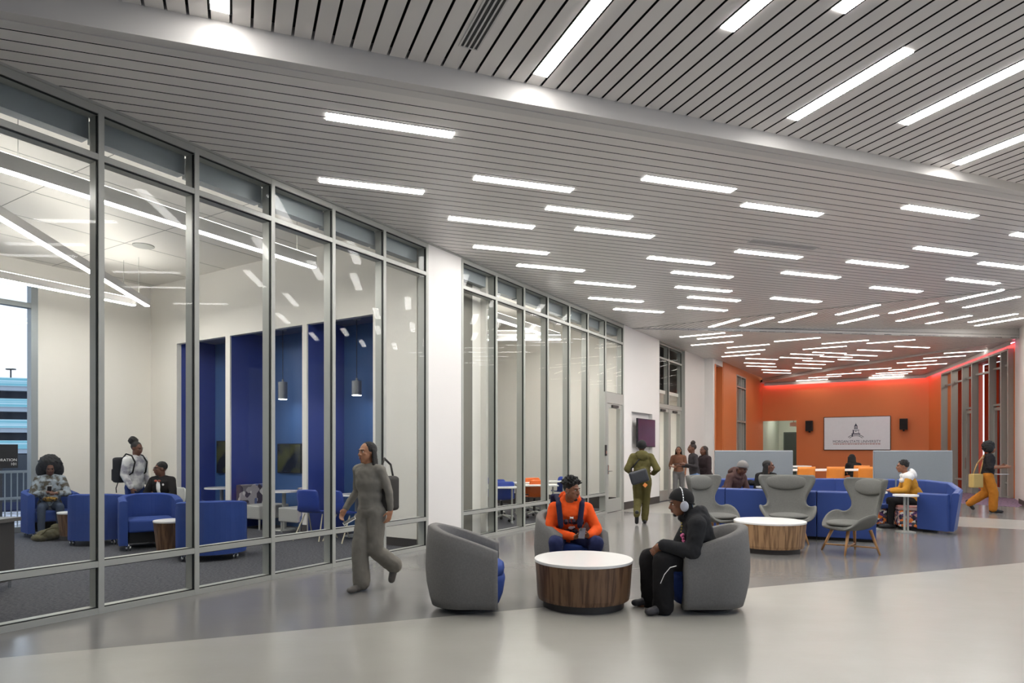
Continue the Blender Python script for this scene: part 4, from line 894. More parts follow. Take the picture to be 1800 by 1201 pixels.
def person(label, loc, rz, J, skin, top, pants, shoe, hair, vox=.012, group=None, topoff=.02, sleeve=.05, leg=(.085, .062, .05), hood=False, sc=1.0, slim=1.0, headR=None, beard=False, shoe_kind='shoe', topvox=None, fold=.012, belly=False, neckopen=0, sleeve_to=.93, pants_to=.96, parts=None):
    """J: joints in local space, +y is forward, +x is the person's right"""
    t = empty('person', loc, rz, label, 'person', group); V = {k: Vector(v) for k, v in J.items() if hasattr(v, '__len__')}
    pel, che, nk, hd = V['pelvis'], V['chest'], V['neck'], V['head']
    HR = headR.to_3x3() if headR is not None else Matrix.Identity(3)
    spine = (che-pel).normalized(); sh = (V['shR']-V['shL']).normalized(); fwd = spine.cross(sh)*-1
    fwd = sh.cross(spine)*-1 if (sh.cross(spine)*-1).dot(Vector((0, 1, 0))) > 0 else sh.cross(spine)
    TR_ = Matrix((sh, fwd, sh.cross(fwd))).transposed()
    hp = (V['hipR']-V['hipL']).normalized()
    def torso(bm, o):
        ell(bm, pel, (.165*slim+o, .125*slim+o, .12+o)); mid = (pel+che)/2
        cap(bm, pel+spine*.02, mid, .128*slim+o, .122*slim+o); ell(bm, mid, (.15*slim+o, .115*slim+o, .14+o), TR_)
        ell(bm, che, (.172*slim+o, .118*slim+o, .16+o), TR_); ell(bm, che+spine*.09, (.165*slim+o, .10*slim+o, .09+o), TR_)
        for s_ in 'RL':
            s = V['sh'+s_]; cap(bm, che+spine*.13, s, .066*slim+o*.6, .055*slim+o*.5); cap(bm, V['neck']-Vector((0, 0, .01)), s, .045+o*.6, .05*slim+o*.6)
    def hq(v): return hd+HR @ (Vector(v)*sc)
    # body: one continuous skin
    bm = B(); torso(bm, -.012)
    cap(bm, nk-spine*.04, hq((0, -.02, -.05)), .056*slim**.5, .052*slim**.5)
    ell(bm, hq((0, -.012, .028)), (.073*sc, .092*sc, .088*sc), HR, 3); ell(bm, hq((0, .025, -.028)), (.060*sc, .068*sc, .078*sc), HR, 3); ell(bm, hq((0, .055, -.088)), (.030*sc, .028*sc, .024*sc), HR)
    ell(bm, hq((0, .03, -.06)), (.05*sc, .055*sc, .045*sc), HR)
    cap(bm, hq((0, .090, .018)), hq((0, .108, -.020)), .008*sc, .0125*sc); ell(bm, hq((.013, .098, -.026)), .0095*sc); ell(bm, hq((-.013, .098, -.026)), .0095*sc)
    ell(bm, hq((0, .076, .034)), (.05*sc, .016*sc, .010*sc), HR); ell(bm, hq((.040, .062, -.012)), (.020*sc, .018*sc, .016*sc), HR); ell(bm, hq((-.040, .062, -.012)), (.020*sc, .018*sc, .016*sc), HR)
    ell(bm, hq((0, .089, -.050)), (.023*sc, .010*sc, .0065*sc), HR); ell(bm, hq((0, .087, -.062)), (.020*sc, .011*sc, .0075*sc), HR)
    for e in (1, -1): ell(bm, hq((e*.075, -.008, .0)), (.010*sc, .020*sc, .032*sc), HR)
    for s_, e in (('R', 1), ('L', -1)):
        s, el, wr = V['sh'+s_], V['el'+s_], V['wr'+s_]
        cap(bm, s, el, .046*slim, .037*slim); cap(bm, el, wr, .037*slim, .026)
        hand(bm, wr, J.get('hd'+s_, (0, .3, -1)), J.get('hn'+s_, (-e, 0, 0)), -J.get('th'+s_, 1)*e if 0 else J.get('th'+s_, e), J.get('curl'+s_, .5))
        h, k, an = V['hip'+s_], V['kn'+s_], V['an'+s_]
        cap(bm, h, k, .082*slim, .052*slim); cap(bm, k, k.lerp(an, .35), .052*slim, .052*slim); cap(bm, k.lerp(an, .35), an, .052*slim, .036)
        toe = an.lerp(V['toe'+s_], .6); cap(bm, an-Vector((0, 0, .03)), toe, .034, .024)
    remesh(obj('body', bm, skin, t, smooth=True), vox, smooth=2)
    # eyes, brows, lips
    for e in (1, -1):
        bm = B(); ell(bm, hq((e*.030, .0812, .012)), (.0125*sc, .007*sc, .006*sc), HR); ew = obj('eye', bm, M_EYEW if vox < .0085 else M_EYED, t, smooth=True)
        bm = B(); ell(bm, hq((e*.030, .0875, .012)), (.006*sc, .004*sc, .0065*sc), HR); obj('iris', bm, M_EYED, ew, smooth=True)
        bm = B(); cap(bm, hq((e*.014, .0935, .031)), hq((e*.046, .081, .034)), .0045*sc, .0032*sc, 1, 6); obj('eyebrow', bm, M_HAIR, t, smooth=True)
    bm = B(); ell(bm, hq((0, .0935, -.050)), (.021*sc, .0085*sc, .0055*sc), HR); ell(bm, hq((0, .0925, -.061)), (.018*sc, .0085*sc, .0062*sc), HR); obj('lips', bm, M_LIP, t, smooth=True)
    if beard:
        bm = B(); ell(bm, hq((0, .066, -.094)), (.024*sc, .022*sc, .018*sc), HR); ell(bm, hq((0, .0955, -.040)), (.022*sc, .006*sc, .0035*sc), HR); obj('beard', bm, M_HAIR, t, smooth=True)
    # clothing
    bm = B(); torso(bm, topoff)
    for s_ in 'RL':
        s, el, wr = V['sh'+s_], V['el'+s_], V['wr'+s_]; r = sleeve
        cap(bm, s, el, r*1.15, r)
        if sleeve_to > .5: q = el.lerp(wr, sleeve_to); cap(bm, el, q, r, r*.78)
    if hood:
        up = spine; ctr = nk+up*.035
        pts = [ctr+sh*(.092*math.sin(a))-fwd*(.088*math.cos(a))+up*(.03*math.cos(a)-.028) for a in [i*math.pi/9 for i in range(-8, 9)]]
        for a, b_ in zip(pts, pts[1:]): cap(bm, a, b_, .038, .038, 1, 8)
        ell(bm, nk-fwd*.13-up*.04, (.13, .06, .11), TR_)
    if top is not None: remesh(obj('top', bm, top, t, smooth=True), topvox or max(.012, vox), fold, smooth=3)
    bm = B(); ell(bm, pel-Vector((0, 0, .01)), (.175*slim+.012, .135*slim+.012, .125)); ra, rb, rc = leg
    for s_ in 'RL':
        h, k, an = V['hip'+s_], V['kn'+s_], V['an'+s_]; cap(bm, h, k, ra*1.08, rb*1.05); cap(bm, k, k.lerp(an, pants_to), rb*1.05, rc)
    remesh(obj('trousers', bm, pants, t, smooth=True), max(.012, vox), fold, smooth=2)
    for s_ in 'RL':
        an, toe = V['an'+s_], V['toe'+s_]; d = (toe-an); d.z = 0; d.normalize(); base = an-Vector((0, 0, J.get('ah', .085)))
        bm = B(); fl = J.get('flat'+s_, True)
        if fl:
            heel = Vector((an.x, an.y, 0))-d*.05; tip = Vector((an.x, an.y, 0))+d*.20
            M_ = Matrix((d.cross(Vector((0, 0, 1))), d, Vector((0, 0, 1)))).transposed()
            ell(bm, heel+Vector((0, 0, .045))+d*.01, (.038, .05, .045), M_); ell(bm, heel.lerp(tip, .45)+Vector((0, 0, .045)), (.042, .10, .045), M_); ell(bm, heel.lerp(tip, .78)+Vector((0, 0, .038)), (.047, .065, .038), M_)
            if shoe_kind == 'shoe': cap(bm, heel+Vector((0, 0, .05))+d*.04, an, .045, .045)
        else: cap(bm, an-(toe-an).normalized()*.06, an, .045, .045); cap(bm, an, toe, .045, .040)
        remesh(obj('shoe', bm, shoe, t, smooth=True), .012, smooth=1)
    if hair: hair(t, hq, HR, sc, nk, spine, fwd, sh)
    if parts: parts(t, hq, HR, V, spine, fwd, sh)
    return t
# hair styles
def h_short(tuft=.02, n=90, top=.045, m=None, seed=1):
    def f(t, hq, HR, sc, *a):
        bm = B(); ell(bm, hq((0, -.022, .045)), (.080*sc, .092*sc, .086*sc), HR, 3); rnd = random.Random(seed)
        for i in range(n):
            th = rnd.uniform(0, 2*math.pi); ph = rnd.uniform(.15, 1.35); v = Vector((math.sin(ph)*math.cos(th)*.078, math.sin(ph)*math.sin(th)*.09-.02, .045+math.cos(ph)*.082))
            if v.y > .045 and v.z < .085: continue
            o = Vector((v.x, v.y+.02, v.z-.03)).normalized(); e = v+o*rnd.uniform(.4, 1)*top+Vector((rnd.uniform(-.01, .01), rnd.uniform(-.01, .01), 0)); cap(bm, hq(v), hq(e), tuft*.6, tuft*.42, 1, 6)
        remesh(obj('hair', bm, m or M_HAIR, t, smooth=True), .008, .008, CL2, smooth=0)
    return f
def h_afro(r=.15, drop=0, m=None, back=.03, seed=2):
    def f(t, hq, HR, sc, *a):
        bm = B(); rnd = random.Random(seed); ell(bm, hq((0, -back-.01, .045)), (r*.88, r*.80, r*.88), HR, 3)
        for e in (-1, 1): ell(bm, hq((e*r*.62, -back, .0-drop)), (r*.45, r*.5, r*.72), HR, 2)
        if drop: ell(bm, hq((0, -back-r*.4, -.03-drop)), (r*.85, r*.45, r*.7), HR, 2)
        for i in range(150):
            v = Vector((rnd.gauss(0, 1), rnd.gauss(0, 1), rnd.gauss(.3, 1))).normalized()
            if v.y > .35 and v.z < .35: continue
            ell(bm, hq(Vector((0, -back-.01, .045))+Vector((v.x*r*.88, v.y*r*.8, v.z*r*.88))), rnd.uniform(.012, .024), sub=1)
        remesh(obj('hair', bm, m or M_HAIR, t, smooth=True), .011, .016, CL2, smooth=0)
    return f
def h_bun(m=None, bun=(0, -.09, .13), br=.06, band=None):
    def f(t, hq, HR, sc, *a):
        bm = B(); ell(bm, hq((0, -.024, .040)), (.079*sc, .093*sc, .084*sc), HR, 3); ell(bm, hq(bun), br, sub=3); rnd = random.Random(5)
        for i in range(40): v = Vector((rnd.gauss(0, 1), rnd.gauss(0, 1), rnd.gauss(0, 1))).normalized()*br; ell(bm, hq(Vector(bun)+v), .012, sub=1)
        o = remesh(obj('hair', bm, m or M_HAIR, t, smooth=True), .009, .006, CL2, smooth=0)
        if band: bm = B(); ell(bm, hq((0, -.024, .052)), (.085*sc, .098*sc, .02), Euler((.35, 0, 0)).to_matrix() @ HR, 3); obj('head_band', bm, band, t, smooth=True)
    return f
def h_long(L=.30, m=None, strands=26, rad=.012, front=True, seed=4):
    def f(t, hq, HR, sc, nk, spine, fwd, sh):
        bm = B(); ell(bm, hq((0, -.026, .038)), (.081*sc, .094*sc, .086*sc), HR, 3); rnd = random.Random(seed)
        for i in range(strands):
            th = math.pi*(1.0+ (i+.5)/strands) + rnd.uniform(-.06, .06); x, y = math.cos(th)*.082, math.sin(th)*.085-.005
            a_ = hq((x, y, .03)); b_ = hq((x*1.12, y*1.15, -.08)); c_ = b_+Vector((x*.15, y*.1, -L*rnd.uniform(.75, 1)*.6)); e_ = c_+Vector((x*.05, .01, -L*.4*rnd.uniform(.7, 1)))
            for p_, q_ in ((a_, b_), (b_, c_), (c_, e_)): cap(bm, p_, q_, rad, rad*.85, 1, 6)
        remesh(obj('hair', bm, m or M_HAIR, t, smooth=True), .008, .005, CL2, smooth=0)
    return f
def h_beanie(m, brim=True, under=None, locs=False):
    def f(t, hq, HR, sc, nk, spine, fwd, sh):
        bm = B(); bmesh.ops.create_icosphere(bm, subdivisions=4, radius=1, matrix=Matrix.Translation(hq((0, -.018, .040))) @ HR.to_4x4() @ Matrix.Diagonal((.088, .106, .100, 1)))
        pl = hq((0, 0, .032)); no = HR @ Vector((0, -.45, 1)).normalized(); bmesh.ops.bisect_plane(bm, geom=bm.verts[:]+bm.edges[:]+bm.faces[:], plane_co=pl, plane_no=no, clear_inner=True)
        o = obj('beanie', bm, m, t, smooth=True); s = o.modifiers.new('thick', 'SOLIDIFY'); s.thickness = .012; s.offset = 1
        if brim:
            b2 = B(); pts = []
            for i in range(25):
                a = 2*math.pi*i/24; pts.append(hq((.088*math.cos(a), -.018+.106*math.sin(a), .032+.45*(.106*math.sin(a)-.018))))
            for p_, q_ in zip(pts, pts[1:]): cap(b2, p_, q_, .012, .012, 1, 6)
            remesh(obj('beanie_cuff', b2, m, t, smooth=True), .008, smooth=3)
        if locs:
            bm = B(); rnd = random.Random(9)
            for i in range(22):
                th = math.pi*(.98+1.04*i/21); x, y = math.cos(th)*.078, math.sin(th)*.082-.01
                a_ = hq((x, y, .02)); b_ = hq((x*1.12, y*1.05, -.07)); c_ = b_+Vector((rnd.uniform(-.03, .03), rnd.uniform(-.01, .05), -rnd.uniform(.04, .10)))
                cap(bm, a_, b_, .011, .010, 1, 6); cap(bm, b_, c_, .010, .008, 1, 6)
            obj('locs', bm, M_HAIR, t, smooth=True)
    return f
def stand(ht=1.7, stride=.25, swing=.2, bend=.0, lean=.04):
    k = ht/1.7
    J = dict(pelvis=(0, 0, .93), chest=(0, lean, 1.23), neck=(0, lean+.02, 1.42), head=(0, lean+.035, 1.565), shR=(.175, lean, 1.37), shL=(-.175, lean, 1.37),
             elR=(.225, lean-swing*.6, 1.10), elL=(-.225, lean+swing*.5, 1.10), wrR=(.225, lean-swing*.3, .88), wrL=(-.215, lean+swing*1.2, .90),
             hipR=(.09, 0, .89), hipL=(-.09, 0, .89), knR=(.10, stride*.55+bend, .50), knL=(-.09, -stride*.1+.04, .49), anR=(.10, stride, .085), anL=(-.09, -stride, .11), toeR=(.11, stride+.17, .03), toeL=(-.09, -stride+.15, .03))
    return {a: (Vector(b)*k if hasattr(b, '__len__') else b) for a, b in J.items()}
def cloth(name, c, **k): return mat(name, c, .9, var=.1, scale=14, bump=.3, bscale=260, spec=.15, **k)
def R3(yaw=0, pitch=0, roll=0): return (Matrix.Rotation(yaw, 4, 'Z') @ Matrix.Rotation(pitch, 4, 'X') @ Matrix.Rotation(roll, 4, 'Y'))
M_SHOEB = mat('black_shoe', (28, 28, 30), .5); M_DENIM = cloth('blue_denim', (104, 130, 170)); M_NAVY = cloth('navy_cloth', (52, 58, 96)); M_BLKC = cloth('black_cloth', (38, 37, 38))
def backpack(t, V, spine, fwd, sh, m, back=.2, size=(.15, .085, .21), straps=True, lift=.0):
    bm = B(); c = V['chest']-fwd*back-spine*(.06-lift); R = Matrix((sh, fwd, sh.cross(fwd))).transposed(); bmesh.ops.create_cube(bm, size=1, matrix=Matrix.Translation(c) @ R.to_4x4() @ Matrix.Diagonal((size[0]*2, size[1]*2, size[2]*2, 1)))
    bmesh.ops.bevel(bm, geom=bm.edges[:], offset=.055, segments=4, affect='EDGES')
    bc = c-fwd*size[1]-spine*.06
    bp = empty('backpack'); bp.parent = t
    # the pack is carried by the person but is a thing of its own
    return c, bm

# 1 person in orange hoodie -------------------------------------------------
M_ORH = cloth('orange_fleece', (250, 96, 40)); lx, ly = .62, 7.52
def jo(d, ox, oy, rz):
    Rz = Matrix.Rotation(-rz, 4, 'Z'); return {k: (Rz @ (Vector(v)-Vector((ox, oy, 0))) if hasattr(v, '__len__') and not k.startswith(('hd', 'hn')) else (Rz @ Vector(v) if hasattr(v, '__len__') else v)) for k, v in d.items()}
rz = heading(.10, -1)
J = dict(pelvis=(.63, 7.58, .53), chest=P(1002, 912, 7.42), neck=P(1003, 884, 7.37), head=P(1005, 862.5, 7.31),
         shR=P(974, 893, 7.42), shL=P(1031, 893, 7.42), elR=P(966, 935, 7.33), elL=P(1049, 932, 7.30), wrR=P(1008, 944, 7.12), wrL=P(1036, 942, 7.12),
         hipR=(.53, 7.55, .49), hipL=(.73, 7.55, .49), knR=P(977, 955, 7.08), knL=P(1049, 955, 7.08), anR=(.50, 7.16, .085), anL=(.80, 7.16, .085), toeR=(.47, 7.0, .03), toeL=(.83, 7.0, .03),
         hdR=(1, -.35, .10), hnR=(0, .3, .95), hdL=(-.9, -.3, .15), hnL=(0, .4, .9), curlR=.7, curlL=.7)
def orange_parts(t, hq, HR, V, spine, fwd, sh):
    R = Matrix((-sh, sh.cross(fwd) if sh.cross(fwd).z > 0 else -sh.cross(fwd), fwd)).transposed()
    up = R.col[1]; c = V['chest']+fwd*.168
    MM = lambda off, dep=0: Matrix.Translation(c+up*off+fwd*dep) @ R.to_4x4()
    mk = mat('navy_print', (40, 26, 44), .8); mw = mat('white_print', (232, 226, 222), .8)
    text_obj('print', 'MORGAN', .062, mk, t, MM(.085, -.012), 'CENTER', .02, 1.0, .001)
    text_obj('print', 'STATE', .05, mk, t, MM(-.06, -.005), 'CENTER', .02, 1.1, .001)
    bm = B()
    for e in (1, -1):
        for k in range(6):
            a = -1.1+k*.37; x0, x1 = .016*math.sin(a)*1, .016*math.sin(a+.37); y0, y1 = e*(.013-.010*math.cos(a)), e*(.013-.010*math.cos(a+.37)); hexa(bm, [(x0*1.4, y0, -.004), (x1*1.4, y1, -.004), (x1*1.4, y1+e*.005, -.004), (x0*1.4, y0+e*.005, -.004), (x0*1.4, y0, .006), (x1*1.4, y1, .006), (x1*1.4, y1+e*.005, .006), (x0*1.4, y0+e*.005, .006)])
    obj('chest_mark', bm, mw, t, M=MM(.155, -.028))
    bm = B(); ell(bm, (0, 0, 0), (.034, .024, .010)); ell(bm, (.028, .012, 0), (.016, .014, .010)); obj('print_emblem', bm, mw, t, M=MM(.02, -.004), smooth=True)
    bm = B(); ell(bm, (.03, -.014, 0), (.02, .014, .010)); obj('print_emblem', bm, mk, t, M=MM(.02, -.004), smooth=True)
    bm = B(); ell(bm, V['neck']+fwd*.055-Vector((0, 0, .02)), (.05, .03, .025)); obj('collar', bm, mat('white_tee', (230, 228, 226), .8), t, smooth=True)
    bm = B(); ell(bm, hq((.082, .0, -.025)), .006); obj('earring', bm, M_CHROME, t, smooth=True)
Jl = jo(J, lx, ly, rz)
person('person in an orange hoodie seated in the middle tub chair, looking right, holding a phone', (lx, ly, 0), rz, Jl, M_SKIN_M, M_ORH, M_NAVY, M_SHOEB, h_short(.02, 150, .05), vox=.0065, hood=True, headR=R3(math.radians(38), math.radians(-6)), sleeve=.062, topoff=.022, parts=orange_parts, beard=True, leg=(.095, .075, .06), fold=.018, topvox=.011)
t = empty('phone', P(1023, 938, 7.02), math.radians(-15), 'grey phone held in both hands by the person in orange', 'phone'); t.rotation_euler = (math.radians(-35), 0, math.radians(-20))
obj('case', rbox(-.034, .034, -.006, .006, -.065, .065, .005), mat('phone_grey', (84, 82, 94), .3), t); obj('camera_bump', bx(-.03, -.004, -.009, -.005, .03, .06), M_DARK, t)
t = empty('backpack', (lx-.0, ly+.02, 0), 0, 'dark navy backpack worn by the person in orange, straps over both shoulders', 'backpack'); mnb = cloth('navy_nylon', (36, 36, 62))
obj('pack', rbox(-.17, .17, .10, .22, .56, .99, .05), mnb, t, smooth=True)
for px_, e in ((984, -1), (1021, 1)):
    w0 = Vector((lx, ly+.02, 0)); pts = [P(px_-2*e, 955-30, 7.18)-w0, P(px_, 905, 7.235)-w0, P(px_+2*e, 888, 7.30)-w0, P(px_+2*e, 880, 7.42)-w0, Vector((e*.10, .12, .96))]
    bm = B()
    for a, b_ in zip(pts, pts[1:]): cap(bm, a, b_, .033, .033, 1, 8)
    o = obj('strap', bm, mnb, t, smooth=True); remesh(o, .01, smooth=3)

# 2 person in black hoodie ---------------------------------------------------
lx, ly = 1.78, 6.2; rz = heading(-1, -.05)
J = dict(pelvis=(1.80, 6.22, .52), chest=P(1226, 935, 6.18), neck=P(1212, 905, 6.17), head=P(1196, 886, 6.15),
         shR=P(1216, 920, 6.36), shL=P(1226, 922, 5.98), elR=P(1190, 968, 6.42), elL=P(1217, 972, 5.93), wrR=P(1160, 961, 6.22), wrL=P(1163, 958, 6.02),
         hipR=(1.74, 6.32, .49), hipL=(1.74, 6.10, .49), knR=P(1141, 981, 6.38), knL=P(1166, 987, 6.02), anR=P(1146, 1063, 6.30), anL=P(1166, 1070, 6.0), toeR=(1.12, 6.27, .03), toeL=(1.23, 5.92, .03),
         hdR=(-.75, -.35, -.5), hnR=(-.1, -.9, .3), hdL=(-.55, .55, -.6), hnL=(.1, .8, -.2), curlR=.6, curlL=.8, thR=-1, thL=1)
def black_parts(t, hq, HR, V, spine, fwd, sh):
    c = V['chest']+fwd*.135; mp = mat('pink_print', (232, 120, 170), .8); my = mat('yellow_print', (214, 190, 90), .8)
    for i, (a, b_, r) in enumerate(((-.02, .02, .016), (.0, -.03, .013), (.03, .015, .018), (.06, -.005, .014), (.09, .03, .017), (.10, -.03, .012), (.045, -.045, .012))):
        bm = B(); ell(bm, c-sh*(.02+a)*.9+spine*(b_-.03)+fwd*.02, r); obj('print_patch', bm, mp, t, smooth=True)
    for i in range(6):
        bm = B(); ell(bm, c-sh*(.0+.02*(i % 3))+spine*(.03+.028*i)+fwd*(.02-.006*i), .008); obj('print_patch', bm, my, t, smooth=True)
M_BLH = cloth('black_fleece', (52, 52, 54))
person('person in a black hoodie and beanie seated in the right tub chair, head bowed forward', (lx, ly, 0), rz, jo(J, lx, ly, rz), M_SKIN_M, M_BLH, M_BLKC, mat('charcoal_slide', (58, 56, 60), .6), h_beanie(mat('black_knit', (30, 29, 30), .95, bump=.6, bscale=220), locs=True), vox=.0065, hood=True, headR=R3(0, math.radians(-10)), sleeve=.074, topoff=.042, parts=black_parts, beard=True, leg=(.10, .095, .10), fold=.022, topvox=.011, shoe_kind='slide')
# headphones over the beanie
hdw = P(1196, 886, 6.15); t = empty('headphones', hdw, heading(-1, -.05), 'silver over-ear headphones worn over the black beanie', 'headphones'); bm = B()
pts = [Vector((.108*math.cos(a), .005, .0+.135*math.sin(a)+.02)) for a in [math.pi*i/16 for i in range(17)]]; tube(bm, pts, .006); obj('headband', bm, M_CHROME, t, smooth=True)
for e in (1, -1):
    bm = B(); ell(bm, (e*.108, -.005, -.015), (.018, .040, .050), sub=3); obj('ear_cup', bm, mat('silver_cup', (196, 196, 204), .35, .3), t, smooth=True); bm = B(); ell(bm, (e*.092, -.005, -.015), (.014, .036, .046), sub=3); obj('ear_cushion', bm, mat('grey_cushion', (150, 150, 158), .8), t, smooth=True)
t = empty('earphone_cable', label='thin white cable lying over the black trousers leg', cat='cable'); bm = B(); tube(bm, [P(1189, 995, 5.87), P(1178, 998, 5.86), P(1168, 1010, 5.865), P(1161, 1026, 5.88)], .0035, 6); obj('cord', bm, M_WHITE, t)

# 3 walking person in grey ----------------------------------------------------
M_GRC = cloth('grey_jersey', (134, 130, 122)); J = stand(1.60, .24, .2)
J.update(anR=Vector((.05, .10, .085)), toeR=Vector((.05, .26, .03)), knR=Vector((.07, .11, .48)), hipR=Vector((.08, 0, .84)), hipL=Vector((-.08, 0, .84)), knL=Vector((-.07, .02, .43)), anL=Vector((-.09, -.27, .23)), toeL=Vector((-.09, -.22, .08)), flatL=False, wrR=Vector((.29, .10, .86)), elR=Vector((.24, -.04, 1.06)), hdR=(0, .6, -.8), elL=Vector((-.23, -.02, 1.05)), wrL=Vector((-.22, -.05, .86)))
wk = Fp(645, 1037)
person('walking person in grey top and trousers passing the left glazing', (wk.x+.05, wk.y-.0, 0), heading(-.5, -.86), J, M_SKIN_L, M_GRC, M_GRC, mat('grey_clog', (92, 88, 84), .6), h_long(.26, M_HAIR, 30, .015), vox=.008, leg=(.092, .078, .095), slim=.92, sleeve=.047, headR=R3(math.radians(-8), 0), topoff=.016, fold=.02)
t = empty('shoulder_bag', P(683, 866, 7.1), heading(-.5, -.86), 'large dark grey bag on the shoulder of the walking person in grey', 'bag'); mgb = cloth('dark_grey_canvas', (74, 72, 70))
obj('body', rbox(-.07, .07, -.12, .12, -.20, .18, .06), mgb, t, smooth=True)
bm = B(); tube(bm, [(.0, -.08, .15), (.03, -.07, .30), (.06, .0, .37), (.03, .07, .30), (.0, .08, .15)], .012); obj('strap', bm, mgb, t, smooth=True)
t = empty('phone', P(614, 916, 6.85), .4, 'flat pale phone in the hand of the walking person in grey', 'phone'); obj('case', rbox(-.07, .07, -.035, .035, -.004, .004, .003), M_WHITE, t); t.rotation_euler = (.3, -.5, .3); obj('screen', bx(-.065, .065, -.03, .03, .004, .005), M_DARK, t)

# 4 person running in olive ----------------------------------------------------
M_OLV = cloth('olive_fleece', (98, 92, 56)); J = stand(1.70, .22, .15, .05)
J.update(elR=Vector((.30, -.05, 1.12)), wrR=Vector((.24, .16, 1.02)), elL=Vector((-.30, -.04, 1.12)), wrL=Vector((-.22, .16, 1.04)), hdR=(-.4, .8, 0), hdL=(.4, .8, 0), anR=Vector((.06, .05, .085)), toeR=Vector((.06, .22, .03)), knR=Vector((.09, .08, .50)), knL=Vector((-.08, .08, .48)), anL=Vector((-.12, -.26, .20)), toeL=Vector((-.12, -.22, .05)), flatL=False)
rn = Fp(1131, 921)
person('person in an olive hoodie and sweatpants hurrying away past the wall television', (rn.x-.03, rn.y, 0), heading(.12, 1), J, M_SKIN_D, M_OLV, M_OLV, M_SHOEB, h_beanie(mat('black_knit', (30, 29, 30), .95)), vox=.012, hood=True, sleeve=.066, leg=(.105, .08, .07), topoff=.03, fold=.02)
t = empty('waist_pouch', P(1124, 838, 13.0), heading(.12, 1), 'black sling bag across the back of the person in olive', 'bag'); obj('body', rbox(-.19, .17, -.10, .06, -.13, .13, .05), mat('black_nylon', (52, 54, 60), .45, bump=.4, bscale=20), t, smooth=True); t.rotation_euler.y = -.3
bm = B(); tube(bm, [(-.15, -.02, .08), (-.1, .0, .2), (.10, .02, .33)], .014); obj('strap', bm, M_BLKC, t, smooth=True)
bm = B(); bmesh.ops.create_cube(bm, size=1, matrix=Matrix.Translation(P(1134, 853, 12.92)) @ Matrix.Diagonal((.07, .01, .07, 1)) @ Matrix.Rotation(.7, 4, 'Y')); tag(obj('patch', bm, mat('orange_patch', (240, 150, 80), .8)), 'small orange patch on the seat of the olive sweatpants', 'patch')

# 5 and 6 two people talking, 7 person in the doorway ---------------------------
J = stand(1.68, .06, .05); J.update(elL=Vector((-.24, .05, 1.10)), wrL=Vector((-.16, .30, 1.16)), hdL=(0, 1, .1), elR=Vector((.24, .03, 1.10)), wrR=Vector((.15, .28, 1.12)), hdR=(0, 1, 0))
person('person in dark top and pale jeans with tied-up hair reading a phone', (4.47, 16.0, 0), heading(-1, -.1), J, M_SKIN_D, cloth('charcoal_top', (62, 58, 60)), M_DENIM, M_SHOEB, h_bun(M_HAIRB, (0, -.03, .14), .055), vox=.013, slim=.85, sleeve=.046)
t = empty('phone', (4.02, 15.98, 1.17), .1, 'dark phone held out by the person with tied-up hair', 'phone'); obj('case', rbox(-.07, .07, -.036, .036, -.004, .004, .003), M_DARK, t); obj('screen', bx(-.065, .065, -.03, .03, .004, .005), mat('phone_glow', (90, 96, 110), .3), t)
J = stand(1.62, .05, .05)
person('person in a long dark coat standing behind the one with tied-up hair', (4.82, 16.25, 0), heading(-.95, -.35), J, M_SKIN_D, cloth('brown_black_coat', (58, 48, 50)), cloth('brown_black_coat', (58, 48, 50)), M_SHOEB, h_long(.10, M_HAIRB), vox=.013, slim=.9, sleeve=.055, leg=(.13, .11, .07), topoff=.03)
J = stand(1.62, .18, .15); J.update(wrR=Vector((.12, .26, 1.02)), elR=Vector((.24, .02, 1.05)), hdR=(-.3, 1, 0))
person('person with bare arms and long brown hair stepping out of the double glass door', (4.88, 19.15, 0), heading(-.35, -1), J, M_SKIN_M, cloth('rust_top', (120, 84, 66)), cloth('grey_denim', (110, 108, 108)), M_SHOEB, h_long(.22, M_HAIRB), vox=.014, slim=.85, sleeve_to=0, sleeve=.05)
# 8 person walking right ---------------------------------------------------------
J = stand(1.68, .22, .1); J.update(anR=Vector((.06, .12, .085)), toeR=Vector((.06, .29, .03)), knR=Vector((.09, .12, .5)), anL=Vector((-.08, -.34, .2)), toeL=Vector((-.08, -.26, .08)), knL=Vector((-.08, 0, .47)), flatL=False, elR=Vector((.25, .04, 1.08)), wrR=Vector((.18, .32, 1.10)), hdR=(0, 1, .1), elL=Vector((-.24, .03, 1.08)), wrL=Vector((-.16, .30, 1.12)), hdL=(0, 1, .1))
wr_ = Fp(1738, 901)
person('person in black tee, mustard trousers and large afro walking by the glazed doors', (wr_.x-.05, wr_.y, 0), heading(.88, -.45), J, M_SKIN_M, cloth('black_tee', (44, 42, 44)), cloth('mustard_trousers', (190, 120, 44)), M_SHOEB, h_afro(.16), vox=.013, sleeve_to=0, sleeve=.07, leg=(.11, .10, .09), fold=.025)
t = empty('tote_bag', P(1716, 845, 15.7), .3, 'straw coloured square bag on the back of the person with the afro', 'bag'); obj('body', rbox(-.17, .15, -.07, .07, -.17, .16, .03), mat('straw_weave', (186, 158, 96), .9, bump=.6, bscale=80), t, smooth=True); bm = B(); tube(bm, [(-.1, 0, .15), (.0, -.02, .40), (.22, -.03, .62), (.3, .05, .5), (.12, 0, .15)], .014); obj('strap', bm, mat('straw_strap', (170, 130, 80), .9), t, smooth=True)
t = empty('laptop', P(1757, 834, 15.9), .05, 'thin open tablet carried flat by the person with the afro', 'laptop'); obj('body', rbox(-.16, .16, -.11, .11, -.008, .008, .005), mat('pale_grey_case', (190, 190, 192), .4), t)

